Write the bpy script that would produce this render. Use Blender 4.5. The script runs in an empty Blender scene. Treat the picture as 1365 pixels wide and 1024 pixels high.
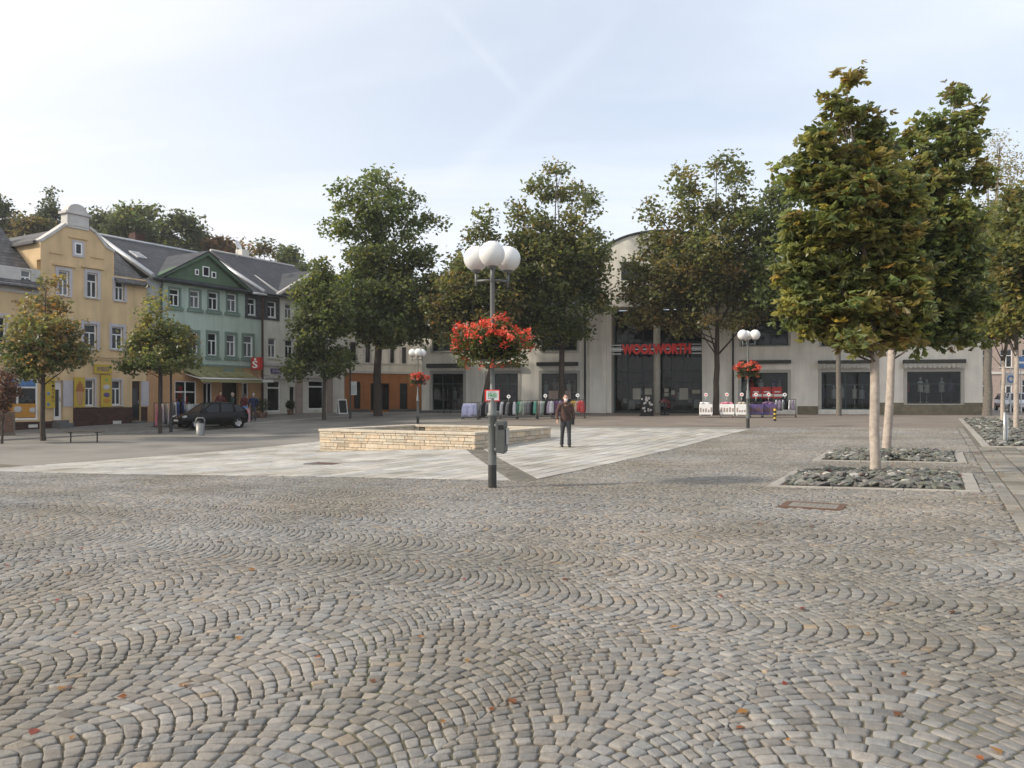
import bpy, math, random
import numpy as np
from mathutils import Vector, Matrix

R = random.Random(7)
NR = np.random.default_rng(11)
SC = bpy.context.scene
COL = SC.collection
F, CX, HY = 1060.0, 682.5, 530.0        # focal length, centre and horizon measured on the photograph

# ------------------------------------------------------------------ helpers
class MB:
    """Collects vertices and faces for ONE mesh object."""
    def __init__(s): s.v = []; s.f = []; s.m = []; s.c = []; s.sm = []
    def add(s, vs, fs, m=0, c=(1, 1, 1), smooth=False):
        o = len(s.v); s.v += [tuple(p) for p in vs]
        for f in fs:
            s.f.append([i + o for i in f]); s.m.append(m); s.sm.append(smooth)
        s.c += [c] * len(vs)
    def box(s, x0, x1, y0, y1, z0, z1, m=0, c=(1, 1, 1)):
        s.add([(x0,y0,z0),(x1,y0,z0),(x1,y1,z0),(x0,y1,z0),(x0,y0,z1),(x1,y0,z1),(x1,y1,z1),(x0,y1,z1)],
              [(0,3,2,1),(4,5,6,7),(0,1,5,4),(1,2,6,5),(2,3,7,6),(3,0,4,7)], m, c)
    def obox(s, M, x0, x1, y0, y1, z0, z1, m=0, c=(1, 1, 1)):
        vs = [M @ Vector(p) for p in [(x0,y0,z0),(x1,y0,z0),(x1,y1,z0),(x0,y1,z0),(x0,y0,z1),(x1,y0,z1),(x1,y1,z1),(x0,y1,z1)]]
        s.add(vs, [(0,3,2,1),(4,5,6,7),(0,1,5,4),(1,2,6,5),(2,3,7,6),(3,0,4,7)], m, c)
    def quad(s, a, b, c_, d, m=0, c=(1, 1, 1)): s.add([a, b, c_, d], [(0, 1, 2, 3)], m, c)
    def tube(s, pts, rad, n=10, m=0, c=(1, 1, 1), cap=True, smooth=True, sq=1.0):
        pts = [Vector(p) for p in pts]
        if not hasattr(rad, '__len__'): rad = [rad] * len(pts)
        vs = []; up = None
        for i, p in enumerate(pts):
            d = (pts[min(i + 1, len(pts) - 1)] - pts[max(i - 1, 0)]).normalized()
            if up is None:
                up = Vector((1, 0, 0)) if abs(d.x) < .9 else Vector((0, 1, 0))
            a = (up - d * up.dot(d)).normalized(); up = a; b = d.cross(a)
            for k in range(n):
                t = 2 * math.pi * k / n
                vs.append(p + (a * math.cos(t) + b * math.sin(t) * sq) * rad[i])
        fs = []
        for i in range(len(pts) - 1):
            for k in range(n):
                fs.append((i * n + k, i * n + (k + 1) % n, (i + 1) * n + (k + 1) % n, (i + 1) * n + k))
        s.add(vs, fs, m, c, smooth)
        if cap:
            o = len(s.v) - len(vs)
            s.f.append([o + k for k in range(n)][::-1]); s.m.append(m); s.sm.append(False)
            s.f.append([o + (len(pts) - 1) * n + k for k in range(n)]); s.m.append(m); s.sm.append(False)
    def lathe(s, prof, n=24, m=0, c=(1, 1, 1), at=(0, 0, 0)):
        vs = []
        for r, z in prof:
            for k in range(n):
                t = 2 * math.pi * k / n
                vs.append((at[0] + r * math.cos(t), at[1] + r * math.sin(t), at[2] + z))
        fs = [(i*n+k, i*n+(k+1) % n, (i+1)*n+(k+1) % n, (i+1)*n+k) for i in range(len(prof)-1) for k in range(n)]
        s.add(vs, fs, m, c, True)
    def ball(s, ctr, r, n=20, m=0, c=(1, 1, 1), sz=(1, 1, 1)):
        prof = [(max(1e-4, math.sin(math.pi*i/(n//2))) * r, -math.cos(math.pi*i/(n//2)) * r) for i in range(n//2 + 1)]
        vs = []
        for rr, z in prof:
            for k in range(n):
                t = 2*math.pi*k/n
                vs.append((ctr[0] + rr*math.cos(t)*sz[0], ctr[1] + rr*math.sin(t)*sz[1], ctr[2] + z*sz[2]))
        fs = [(i*n+k, i*n+(k+1) % n, (i+1)*n+(k+1) % n, (i+1)*n+k) for i in range(len(prof)-1) for k in range(n)]
        s.add(vs, fs, m, c, True)
    def prism(s, poly, y0, y1, m=0, c=(1, 1, 1)):
        """polygon of (x, z) pushed from y0 to y1"""
        n = len(poly)
        vs = [(x, y0, z) for x, z in poly] + [(x, y1, z) for x, z in poly]
        fs = [list(range(n)), list(range(n, 2*n))[::-1]] + [(i, i + n, (i + 1) % n + n, (i + 1) % n) for i in range(n)]
        s.add(vs, fs, m, c)
    def build(s, name, mats, parent=None, bevel=0, attr=False):
        me = bpy.data.meshes.new(name)
        me.from_pydata(s.v, [], s.f)
        if not isinstance(mats, (list, tuple)): mats = [mats]
        for x in mats: me.materials.append(x)
        me.polygons.foreach_set('material_index', s.m)
        me.polygons.foreach_set('use_smooth', s.sm)
        if attr: setcol(me, np.array(s.c, dtype=np.float32))
        me.update()
        o = bpy.data.objects.new(name, me); COL.objects.link(o)
        if parent is not None: o.parent = parent
        if bevel:
            b = o.modifiers.new('edge', 'BEVEL'); b.width = bevel; b.segments = 2; b.limit_method = 'ANGLE'
        return o

def setcol(me, c):
    a = me.color_attributes.new('Col', 'FLOAT_COLOR', 'POINT')
    buf = np.ones((len(me.vertices), 4), dtype=np.float32); buf[:, :3] = c
    a.data.foreach_set('color', buf.ravel())

def npmesh(name, V, Fq, mats, parent=None, col=None, smooth=False):
    """mesh from numpy: V (n,3), Fq list of (k,w) index arrays"""
    me = bpy.data.meshes.new(name)
    me.vertices.add(len(V)); me.vertices.foreach_set('co', V.astype(np.float32).ravel())
    loops = np.concatenate([f.ravel() for f in Fq]).astype(np.int32)
    tot = np.concatenate([np.full(len(f), f.shape[1]) for f in Fq]).astype(np.int32)
    start = np.concatenate([[0], np.cumsum(tot)[:-1]]).astype(np.int32)
    me.loops.add(len(loops)); me.loops.foreach_set('vertex_index', loops)
    me.polygons.add(len(tot)); me.polygons.foreach_set('loop_start', start)
    try: me.polygons.foreach_set('loop_total', tot)
    except Exception: pass
    me.polygons.foreach_set('use_smooth', np.full(len(tot), smooth))
    if not isinstance(mats, (list, tuple)): mats = [mats]
    for x in mats: me.materials.append(x)
    if col is not None: setcol(me, col)
    me.update(calc_edges=True); me.validate()
    o = bpy.data.objects.new(name, me); COL.objects.link(o)
    if parent is not None: o.parent = parent
    return o

def tag(o, label=None, cat=None, group=None, kind=None):
    if label: o['label'] = label
    if cat: o['category'] = cat
    if group: o['group'] = group
    if kind: o['kind'] = kind
    return o

def thing(name, label, cat, loc=(0, 0, 0), rz=0, group=None):
    o = bpy.data.objects.new(name, None); COL.objects.link(o)
    o.location = loc; o.rotation_euler = (0, 0, rz); o.empty_display_size = .2
    return tag(o, label, cat, group)

def copy_tree(o, parent=None):
    c = o.copy(); COL.objects.link(c)
    if parent is not None: c.parent = parent
    for ch in list(o.children): copy_tree(ch, c)
    return c

def baked(o):
    """replace an object's mesh by its evaluated (modifier-applied) mesh"""
    dg = bpy.context.evaluated_depsgraph_get()
    me = bpy.data.meshes.new_from_object(o.evaluated_get(dg))
    o.modifiers.clear(); o.data = me
    return o

def text(name, s, material, parent, w, h, loc, depth=.02, bold=0.0, rot=(math.pi/2, 0, 0)):
    """flat lettering fitted into w x h, lower left corner at loc, facing -y"""
    cu = bpy.data.curves.new(name, 'FONT'); cu.body = s; cu.size = 1; cu.extrude = .5; cu.offset = bold; cu.resolution_u = 3
    o = bpy.data.objects.new(name, cu); COL.objects.link(o)
    dg = bpy.context.evaluated_depsgraph_get()
    me = bpy.data.meshes.new_from_object(o.evaluated_get(dg))
    bpy.data.objects.remove(o)
    n = len(me.vertices); co = np.empty(n * 3, np.float32); me.vertices.foreach_get('co', co); co = co.reshape(-1, 3)
    mn, mx = co.min(0), co.max(0)
    co = (co - mn) / np.maximum(mx - mn, 1e-6) * np.array([w, h, depth], np.float32)
    me.vertices.foreach_set('co', co.ravel()); me.update()
    me.materials.clear(); me.materials.append(material); me.name = name
    o = bpy.data.objects.new(name, me); COL.objects.link(o)
    o.parent = parent; o.location = loc; o.rotation_euler = rot
    return o

# ------------------------------------------------------------------ materials
def mat(name, col, rough=.8, var=.12, scale=3, bump=0, bscale=40, attr=False, metal=0, spec=.4, trans=0, stain=0, emit=0):
    m = bpy.data.materials.new(name); m.use_nodes = True
    nt = m.node_tree; N = nt.nodes; L = nt.links
    p = N['Principled BSDF']; p.inputs['Roughness'].default_value = rough; p.inputs['Metallic'].default_value = metal
    p.inputs['Specular IOR Level'].default_value = spec
    tc = N.new('ShaderNodeTexCoord')
    nz = N.new('ShaderNodeTexNoise'); nz.inputs['Scale'].default_value = scale; nz.inputs['Detail'].default_value = 6
    L.new(tc.outputs['Object'], nz.inputs['Vector'])
    mr = N.new('ShaderNodeMapRange'); mr.inputs[1].default_value = .3; mr.inputs[2].default_value = .7
    mr.inputs[3].default_value = 1 - var; mr.inputs[4].default_value = 1 + var
    L.new(nz.outputs['Fac'], mr.inputs[0])
    mx = N.new('ShaderNodeMix'); mx.data_type = 'RGBA'; mx.blend_type = 'MULTIPLY'; mx.inputs[0].default_value = 1
    mx.inputs[6].default_value = (*col, 1); L.new(mr.outputs[0], mx.inputs[7])
    out = mx.outputs[2]
    if attr:
        at = N.new('ShaderNodeVertexColor'); at.layer_name = 'Col'
        m2 = N.new('ShaderNodeMix'); m2.data_type = 'RGBA'; m2.blend_type = 'MULTIPLY'; m2.inputs[0].default_value = 1
        L.new(out, m2.inputs[6]); L.new(at.outputs['Color'], m2.inputs[7]); out = m2.outputs[2]
    if stain:
        mp = N.new('ShaderNodeMapping'); mp.inputs['Scale'].default_value = (1.6, 1.6, .22)
        L.new(tc.outputs['Object'], mp.inputs['Vector'])
        n2 = N.new('ShaderNodeTexNoise'); n2.inputs['Scale'].default_value = 1.3; n2.inputs['Detail'].default_value = 8
        L.new(mp.outputs[0], n2.inputs['Vector'])
        r2 = N.new('ShaderNodeMapRange'); r2.inputs[1].default_value = .42; r2.inputs[2].default_value = .75
        r2.inputs[3].default_value = 1; r2.inputs[4].default_value = 1 - stain
        L.new(n2.outputs['Fac'], r2.inputs[0])
        m3 = N.new('ShaderNodeMix'); m3.data_type = 'RGBA'; m3.blend_type = 'MULTIPLY'; m3.inputs[0].default_value = 1
        L.new(out, m3.inputs[6]); L.new(r2.outputs[0], m3.inputs[7]); out = m3.outputs[2]
    L.new(out, p.inputs['Base Color'])
    if bump:
        nb = N.new('ShaderNodeTexNoise'); nb.inputs['Scale'].default_value = bscale; nb.inputs['Detail'].default_value = 5
        L.new(tc.outputs['Object'], nb.inputs['Vector'])
        b = N.new('ShaderNodeBump'); b.inputs['Strength'].default_value = bump; b.inputs['Distance'].default_value = .01
        L.new(nb.outputs['Fac'], b.inputs['Height']); L.new(b.outputs['Normal'], p.inputs['Normal'])
    if trans:
        tr = N.new('ShaderNodeBsdfTranslucent'); gm = N.new('ShaderNodeMix'); gm.data_type = 'RGBA'; gm.blend_type = 'MULTIPLY'; gm.inputs[0].default_value = 1
        gm.inputs[7].default_value = (2.3, 2.2, 1.6, 1); gm.clamp_result = False; L.new(out, gm.inputs[6]); L.new(gm.outputs[2], tr.inputs['Color'])
        ms = N.new('ShaderNodeMixShader'); ms.inputs[0].default_value = trans
        L.new(p.outputs[0], ms.inputs[1]); L.new(tr.outputs[0], ms.inputs[2])
        L.new(ms.outputs[0], N['Material Output'].inputs['Surface'])
    if emit:
        p.inputs['Emission Color'].default_value = (*col, 1); p.inputs['Emission Strength'].default_value = emit
    return m

def brickmat(name, c1, c2, cm, w, h, mortar=.012, rough=.8, bump=.4, offset=.5, var=.2, axes='XZ', spec=.3):
    """courses of bricks, slates or clinker in the plane given by axes"""
    m = mat(name, (1, 1, 1), rough, var, 2.5, spec=spec); nt = m.node_tree; N = nt.nodes; L = nt.links
    p = N['Principled BSDF']
    tc = next(n for n in N if n.type == 'TEX_COORD')
    sp = N.new('ShaderNodeSeparateXYZ'); cb = N.new('ShaderNodeCombineXYZ')
    L.new(tc.outputs['Object'], sp.inputs[0])
    L.new(sp.outputs[axes[0]], cb.inputs[0]); L.new(sp.outputs[axes[1]], cb.inputs[1])
    b = N.new('ShaderNodeTexBrick'); L.new(cb.outputs[0], b.inputs['Vector'])
    b.inputs['Color1'].default_value = (*c1, 1); b.inputs['Color2'].default_value = (*c2, 1); b.inputs['Mortar'].default_value = (*cm, 1)
    b.inputs['Scale'].default_value = 1; b.inputs['Mortar Size'].default_value = mortar; b.inputs['Brick Width'].default_value = w
    b.inputs['Row Height'].default_value = h; b.offset = offset; b.inputs['Bias'].default_value = 0
    mx = next(n for n in N if n.type == 'MIX'); L.new(b.outputs['Color'], mx.inputs[6])
    bp = N.new('ShaderNodeBump'); bp.inputs['Strength'].default_value = bump; bp.inputs['Distance'].default_value = .01; bp.invert = True
    L.new(b.outputs['Fac'], bp.inputs['Height']); L.new(bp.outputs['Normal'], p.inputs['Normal'])
    return m

def glassmat(name, col, rough=.06, spec=.5):
    return mat(name, col, rough, .35, .9, spec=spec)

M = {}
M['cobble'] = mat('granite_cobble', (1, 1, 1), .72, .16, 26, .5, 90, attr=True, spec=.35)
def twotone(m, c2, scale, lo=.5, hi=.62):
    nt = m.node_tree; N = nt.nodes; L = nt.links; mx = next(n for n in N if n.type == 'MIX'); c1 = tuple(mx.inputs[6].default_value)
    tc = next(n for n in N if n.type == 'TEX_COORD'); nz = N.new('ShaderNodeTexNoise'); nz.inputs['Scale'].default_value = scale; nz.inputs['Detail'].default_value = 5
    L.new(tc.outputs['Object'], nz.inputs['Vector']); mr = N.new('ShaderNodeMapRange'); mr.inputs[1].default_value = lo; mr.inputs[2].default_value = hi
    L.new(nz.outputs['Fac'], mr.inputs[0]); k = N.new('ShaderNodeMix'); k.data_type = 'RGBA'; k.inputs[6].default_value = c1; k.inputs[7].default_value = (*c2, 1)
    L.new(mr.outputs[0], k.inputs[0]); L.new(k.outputs[2], mx.inputs[6]); return m
M['joint'] = twotone(mat('mossy_joint_soil', (.125, .108, .080), .95, .3, 6, .6, 30), (.095, .098, .055), .7, .54, .70)
M['slab'] = mat('pale_concrete_slab', (1, 1, 1), .8, .10, 5, .2, 80, attr=True, spec=.3, stain=0)
M['slabjoint'] = mat('slab_joint', (.13, .12, .10), .95, .3, 2)
M['asphalt'] = mat('road_setts', (.225, .212, .192), .85, .14, .6, .5, 14, spec=.3)
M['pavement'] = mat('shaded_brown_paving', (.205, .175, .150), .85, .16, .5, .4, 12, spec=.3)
M['sidewalk'] = brickmat('sidewalk_paving', (.21, .20, .185), (.17, .165, .155), (.09, .085, .08), .5, .32, .012, axes='XY', bump=.3)
M['ground'] = mat('far_ground', (.16, .15, .135), .9, .2, .3)
M['kerb'] = mat('kerb_granite', (.33, .31, .28), .8, .14, 6, .3, 50, stain=.2)
twotone(M['cobble'], (.80, .775, .71), .45, .44, .66); twotone(M['slab'], (.68, .66, .60), .7, .46, .70); twotone(M['asphalt'], (.17, .16, .145), .35, .45, .65)
M['soil'] = mat('bed_soil', (.06, .05, .035), .95, .3, 8, .6, 30)
M['sand'] = mat('sandstone_block', (1, 1, 1), .85, .16, 9, .5, 60, attr=True, spec=.25)
M['sandcap'] = mat('sandstone_cap', (.52, .46, .37), .8, .12, 5, .3, 60, spec=.25, stain=.15)
M['dark'] = mat('dark_void', (.012, .012, .012), .9)
M['steel_grey'] = mat('grey_green_pole_paint', (.15, .16, .155), .45, .12, 6, .1, 40, spec=.5)
M['bin'] = mat('dark_grey_green_bin', (.085, .092, .088), .5, .15, 6, .1, 40)
M['pole_dark'] = mat('dark_pole_foot', (.035, .035, .034), .5, .15, 8)
M['pole_black'] = mat('blackened_steel', (.03, .032, .032), .5, .15, 8)
M['globe'] = mat('opal_globe', (.74, .74, .725), .25, .02, 2, spec=.5)
M['inox'] = mat('brushed_steel', (.45, .45, .44), .35, .1, 12, metal=.8)
M['wood'] = mat('weathered_bench_wood', (.13, .11, .09), .8, .2, 12, .3, 60)
M['white'] = mat('white_paint', (.78, .78, .77), .5, .06, 4)
M['offwhite'] = mat('offwhite_trim', (.52, .50, .48), .7, .08, 3, stain=.15)
M['lav'] = mat('pale_window_surround', (.47, .45, .48), .75, .07, 3, stain=.12)
M['glass'] = glassmat('dark_window_glass', (.022, .026, .03), .07, .3)
M['glass2'] = glassmat('curtained_window_glass', (.13, .135, .14), .12)
M['shopglass'] = glassmat('shop_window_glass', (.010, .014, .015), .06, .16)
M['signred'] = mat('dull_red_sign', (.50, .04, .035), .5, .08, 3)
def clearglass(name, tint, refl):
    m = bpy.data.materials.new(name); m.use_nodes = True; nt = m.node_tree; N = nt.nodes; L = nt.links; N.remove(N['Principled BSDF'])
    tr = N.new('ShaderNodeBsdfTransparent'); tr.inputs[0].default_value = (*tint, 1); g = N.new('ShaderNodeBsdfGlossy'); g.inputs['Roughness'].default_value = .03
    fr = N.new('ShaderNodeFresnel'); fr.inputs[0].default_value = 1.5; mu = N.new('ShaderNodeMath'); mu.operation = 'MULTIPLY'; mu.inputs[1].default_value = refl
    L.new(fr.outputs[0], mu.inputs[0]); ms = N.new('ShaderNodeMixShader'); L.new(mu.outputs[0], ms.inputs[0]); L.new(tr.outputs[0], ms.inputs[1]); L.new(g.outputs[0], ms.inputs[2])
    L.new(ms.outputs[0], N['Material Output'].inputs['Surface']); return m
M['clear'] = clearglass('clear_shop_glass', (.62, .68, .68), .8)
M['room'] = mat('dim_shop_interior', (.032, .030, .028), .9, .3, 2)
M['teal'] = mat('dark_teal_frame', (.035, .06, .06), .45, .1, 4)
M['yellow'] = mat('yellow_stucco', (.62, .46, .27), .9, .09, 1.2, .25, 70, stain=.20, spec=.2)
M['gwall'] = mat('pale_green_stucco', (.41, .49, .43), .9, .06, 1.2, .25, 70, stain=.20, spec=.2)
M['gdark'] = mat('dark_green_pediment', (.10, .15, .10), .85, .1, 2, .2, 50, stain=.1, spec=.2)
M['gtrim'] = mat('green_grey_window_trim', (.15, .21, .18), .8, .1, 3)
M['greyside'] = mat('blue_grey_stucco', (.38, .40, .40), .9, .08, 1.5, .2, 60, stain=.15)
M['cream'] = mat('cream_grey_stucco', (.65, .63, .57), .9, .09, 1.2, .25, 70, stain=.16, spec=.2)
M['orange'] = mat('orange_brown_stucco', (.36, .155, .065), .9, .10, 1.5, .25, 60, stain=.15, spec=.2)
M['peach'] = mat('peach_stucco', (.46, .27, .14), .9, .08, 1.5, .2, 60, stain=.15)
M['pink'] = mat('pinkish_stone', (.34, .27, .24), .85, .1, 3, .2, 60)
M['wool'] = mat('store_pale_stucco', (.78, .75, .68), .9, .08, .9, .22, 60, stain=.20, spec=.2)
M['wooltrim'] = mat('store_window_surround', (.42, .405, .37), .8, .06, 2)
M['plinth'] = mat('olive_stone_plinth', (.19, .165, .115), .8, .2, 3, .3, 50)
M['greyplinth'] = mat('grey_plinth', (.13, .13, .13), .85, .15, 4, .3, 40)
M['clinker'] = brickmat('brown_clinker', (.10, .045, .035), (.06, .03, .025), (.03, .025, .022), .28, .09, .012)
M['slate'] = brickmat('dark_slate_roof', (.040, .043, .052), (.062, .065, .074), (.016, .016, .018), .32, .2, .012, .65, .6, var=.25, axes='XZ')
M['slategrey'] = brickmat('grey_weathered_slate', (.13, .125, .125), (.09, .088, .09), (.035, .035, .035), .32, .2, .012, .7, .6, var=.3, axes='XZ')
M['slatewall'] = brickmat('slate_cladding', (.05, .055, .06), (.075, .08, .085), (.02, .02, .02), .25, .18, .01, .7, .4)
M['zinc'] = mat('zinc_flashing', (.50, .51, .52), .45, .12, 3, metal=.3)
M['brownpipe'] = mat('copper_brown_pipe', (.075, .035, .028), .5, .15, 6)
M['bark'] = mat('dark_bark', (.065, .052, .042), .95, .3, 14, .9, 30)
M['barkgrey'] = mat('grey_bark', (.15, .135, .115), .95, .25, 10, .8, 25)
M['barkpale'] = mat('pale_painted_bark', (.41, .35, .30), .9, .22, 9, .8, 30, stain=.35)
M['limb'] = mat('chestnut_limb_bark', (.13, .105, .085), .95, .25, 12, .8, 25)
M['inoxdull'] = mat('dull_steel', (.24, .24, .235), .5, .15, 8, metal=.5)
M['leaf'] = mat('leaf', (1, 1, 1), .42, .15, 2, attr=True, spec=.5, trans=.45)
M['petal'] = mat('petal', (1, 1, 1), .6, .1, 10, attr=True, trans=.25)
M['stone'] = mat('greenish_bed_stone', (1, 1, 1), .8, .25, 14, .5, 40, attr=True)
M['red'] = mat('red_sign_paint', (.80, .035, .028), .45, .06, 3)
M['black'] = mat('black_plastic', (.012, .012, .013), .5, .1, 6)
M['carblack'] = mat('black_car_paint', (.006, .006, .007), .25, .05, 3, spec=.25)
M['carwhite'] = mat('silver_white_car_paint', (.55, .56, .58), .25, .05, 3, spec=.6)
M['cardark'] = mat('maroon_car_paint', (.10, .03, .03), .25, .05, 3, spec=.6)
M['tyre'] = mat('tyre_rubber', (.015, .015, .015), .9, .1, 8)
M['rim'] = mat('alloy_rim', (.5, .5, .5), .35, .1, 8, metal=.7)
M['lampclear'] = mat('headlamp_glass', (.45, .46, .48), .1, .2, 20)
M['tail'] = mat('tail_lamp_red', (.35, .015, .015), .2, .1, 8)
M['plate'] = mat('number_plate', (.72, .72, .70), .5, .04, 4)
M['skin'] = mat('skin', (.50, .30, .22), .6, .06, 12)
M['hairgrey'] = mat('grey_hair', (.30, .28, .26), .8, .2, 30)
M['hairdark'] = mat('dark_hair', (.03, .022, .018), .7, .2, 30)
M['signyellow'] = mat('yellow_sign', (.50, .36, .05), .6, .06, 3)
M['signorange'] = mat('orange_sign', (.50, .24, .04), .6, .06, 3)
M['signblue'] = mat('blue_sign', (.10, .20, .42), .5, .25, 3)
M['signgreen'] = mat('green_print', (.08, .38, .16), .5, .06, 3)
M['purple'] = mat('purple_sign', (.10, .07, .19), .5, .1, 3)
M['awning'] = mat('yellow_green_awning', (.24, .23, .115), .85, .14, 2)
M['awngrey'] = mat('awning_valance', (.42, .41, .37), .85, .2, 12)
M['awndark'] = mat('awning_cassette', (.045, .045, .043), .6, .1, 4)
M['concretecol'] = mat('concrete_column', (.44, .43, .37), .75, .08, 3, .2, 30)
M['doorbrown'] = mat('dark_brown_door', (.035, .022, .018), .6, .15, 6)
M['rust'] = mat('rusty_brown_metal', (.12, .07, .05), .8, .25, 9, .2, 30)

def cloth(col, name='fabric'):
    return mat(name, col, .9, .15, 8, .2, 50, spec=.15)

# ------------------------------------------------------------------ terrain: smooth surface through heights measured in the photo (camera eye = 0)
CTRL = np.array([
    (0, 0, -1.62), (0, -12, -1.62), (-6, 8, -1.70), (8, 5, -1.52), (-.36, 14.6, -1.65), (.3, 15.7, -1.65), (4.6, 14.3, -1.60), (7.4, 12.7, -1.50), (12, 20.5, -1.44),
    (-1.5, 25.7, -1.67), (-7.25, 28.8, -1.96), (1.33, 30.6, -1.56), (1.8, 26.4, -1.66), (10.8, 36.4, -1.37), (-5.6, 47.5, -1.55),
    (-13.4, 20.8, -1.98), (-15.6, 40, -1.87), (-17.1, 45, -1.74), (-18.3, 34, -1.90), (-21, 35.6, -1.92), (-23.2, 44.5, -1.62), (-19.2, 52, -1.32),
    (-16.3, 57, -1.20), (-12, 66, -1.25), (-5, 62.5, -1.13), (13, 59, -1.15), (32, 54, -1.15), (13.4, 22.8, -1.40), (27, 49, -1.2), (2, 45, -1.42),
    (-15, 0, -1.85), (-32, 18, -2.0), (-36, 34, -1.85), (30, 5, -1.35), (40, 30, -1.2), (45, 60, -1.1), (0, 85, -1.1), (45, 90, -1.0), (-35, 60, -1.2), (-40, 85, -1.1)])
def _fit():
    P = CTRL[:, :2] / 20; d = np.hypot(*(P[:, None] - P[None]).transpose(2, 0, 1))
    K = np.where(d > 0, d**2 * np.log(d + 1e-12), 0) + np.eye(len(P)) * .015
    A = np.block([[K, np.c_[np.ones(len(P)), P]], [np.c_[np.ones(len(P)), P].T, np.zeros((3, 3))]])
    return P, np.linalg.solve(A, np.r_[CTRL[:, 2], 0, 0, 0])
_P, _W = _fit()
def H(x, y):
    x = np.clip(np.asarray(x, float), -42, 46); y = np.clip(np.asarray(y, float), -12, 92)
    q = np.stack([x, y], -1) / 20; out = _W[-3] + q[..., 0] * _W[-2] + q[..., 1] * _W[-1]
    for p, w in zip(_P, _W):
        d2 = ((q - p)**2).sum(-1); out = out + w * .5 * d2 * np.log(d2 + 1e-12)
    return out
def hz(x, y): return float(H(x, y))
def gp(px, d):
    """ground point d metres ahead in the direction of photo column px"""
    x = (px - CX) / F * d; return (x, d, hz(x, d))
def onplane(o, rz, px, py):
    """where the sight line of a photo pixel meets a facade plane: (distance along the facade, height)"""
    rx = (px - CX) / F; ux, uy = math.cos(rz), math.sin(rz)
    t = (rx * o[1] - o[0]) / (ux - rx * uy)
    return t, (HY - py) / F * (o[1] + uy * t)

# square's own axes: A runs left along the near edge of the pale square, B runs away from the camera
ANG = math.radians(28)
E1 = np.array([-math.cos(ANG), math.sin(ANG)]); E2 = np.array([math.sin(ANG), math.cos(ANG)]); Q = np.array([.3, 15.7])
def ab(a, b): return Q[0] + a * E1[0] + b * E2[0], Q[1] + a * E1[1] + b * E2[1]
def toab(x, y): return (x - Q[0]) * E1[0] + (y - Q[1]) * E1[1], (x - Q[0]) * E2[0] + (y - Q[1]) * E2[1]
# ------------------------------------------------------------------ camera, sun, sky
cam = bpy.data.cameras.new('camera'); camo = bpy.data.objects.new('camera', cam); COL.objects.link(camo)
cam.sensor_width = 36; cam.lens = 36 * F / 1365; cam.shift_y = (HY - 512) / 1365; cam.clip_end = 3000
camo.rotation_euler = (math.pi / 2, 0, 0); SC.camera = camo
SUN_EL, SUN_AZ = math.radians(30), math.radians(-101)      # azimuth clockwise from +Y (the view direction)
sd = Vector((math.sin(SUN_AZ) * math.cos(SUN_EL), math.cos(SUN_AZ) * math.cos(SUN_EL), math.sin(SUN_EL)))
sl = bpy.data.lights.new('sun', 'SUN'); sl.energy = 3.2; sl.angle = math.radians(3); sl.color = (1, .90, .76)
so = bpy.data.objects.new('sun', sl); COL.objects.link(so); so.rotation_euler = sd.to_track_quat('Z', 'Y').to_euler()

W = bpy.data.worlds.new('World'); SC.world = W; W.use_nodes = True
nt = W.node_tree; N = nt.nodes; L = nt.links; N.clear()
def nn(t, **k):
    n = N.new(t)
    for a, b in k.items(): setattr(n, a, b)
    return n
def vm(op, a, b=None):
    n = nn('ShaderNodeMath', operation=op)
    for i, x in enumerate((a, b)):
        if x is None: continue
        if isinstance(x, (int, float)): n.inputs[i].default_value = x
        else: L.new(x, n.inputs[i])
    return n.outputs[0]
sky = nn('ShaderNodeTexSky', sky_type='NISHITA'); sky.sun_disc = False; sky.sun_elevation = SUN_EL; sky.sun_rotation = SUN_AZ % (2 * math.pi)
sky.dust_density = 2.0; sky.air_density = 1.0
b1 = nn('ShaderNodeBackground'); b1.inputs[1].default_value = .15; L.new(sky.outputs[0], b1.inputs[0])
tc = nn('ShaderNodeTexCoord')
sep = nn('ShaderNodeSeparateXYZ'); L.new(tc.outputs['Generated'], sep.inputs[0])
# flat cloud sheet: direction / (z + .12), stretched into streaks
zz = vm('ADD', vm('MAXIMUM', sep.outputs[2], 0.0), .14)
cb = nn('ShaderNodeCombineXYZ'); L.new(vm('DIVIDE', sep.outputs[0], zz), cb.inputs[0]); L.new(vm('DIVIDE', sep.outputs[1], zz), cb.inputs[1])
mp = nn('ShaderNodeMapping'); mp.inputs['Rotation'].default_value = (0, 0, math.radians(-38)); mp.inputs['Scale'].default_value = (.28, .75, 1)
mp.inputs['Location'].default_value = (.35, .2, 0)
L.new(cb.outputs[0], mp.inputs[0])
nz = nn('ShaderNodeTexNoise'); nz.inputs['Scale'].default_value = .95; nz.inputs['Detail'].default_value = 9; nz.inputs['Roughness'].default_value = .56; nz.inputs['Distortion'].default_value = .5
L.new(mp.outputs[0], nz.inputs[0])
mr = nn('ShaderNodeMapRange'); mr.inputs[1].default_value = .38; mr.inputs[2].default_value = .62; mr.inputs[3].default_value = .58; mr.inputs[4].default_value = 1.0
L.new(nz.outputs['Fac'], mr.inputs[0])
fac = mr.outputs[0]
# veil thickens towards the horizon
hzn = nn('ShaderNodeMapRange'); hzn.inputs[1].default_value = .0; hzn.inputs[2].default_value = .34; hzn.inputs[3].default_value = .34; hzn.inputs[4].default_value = 0
L.new(sep.outputs[2], hzn.inputs[0])
fac = vm('ADD', fac, hzn.outputs[0])
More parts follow.
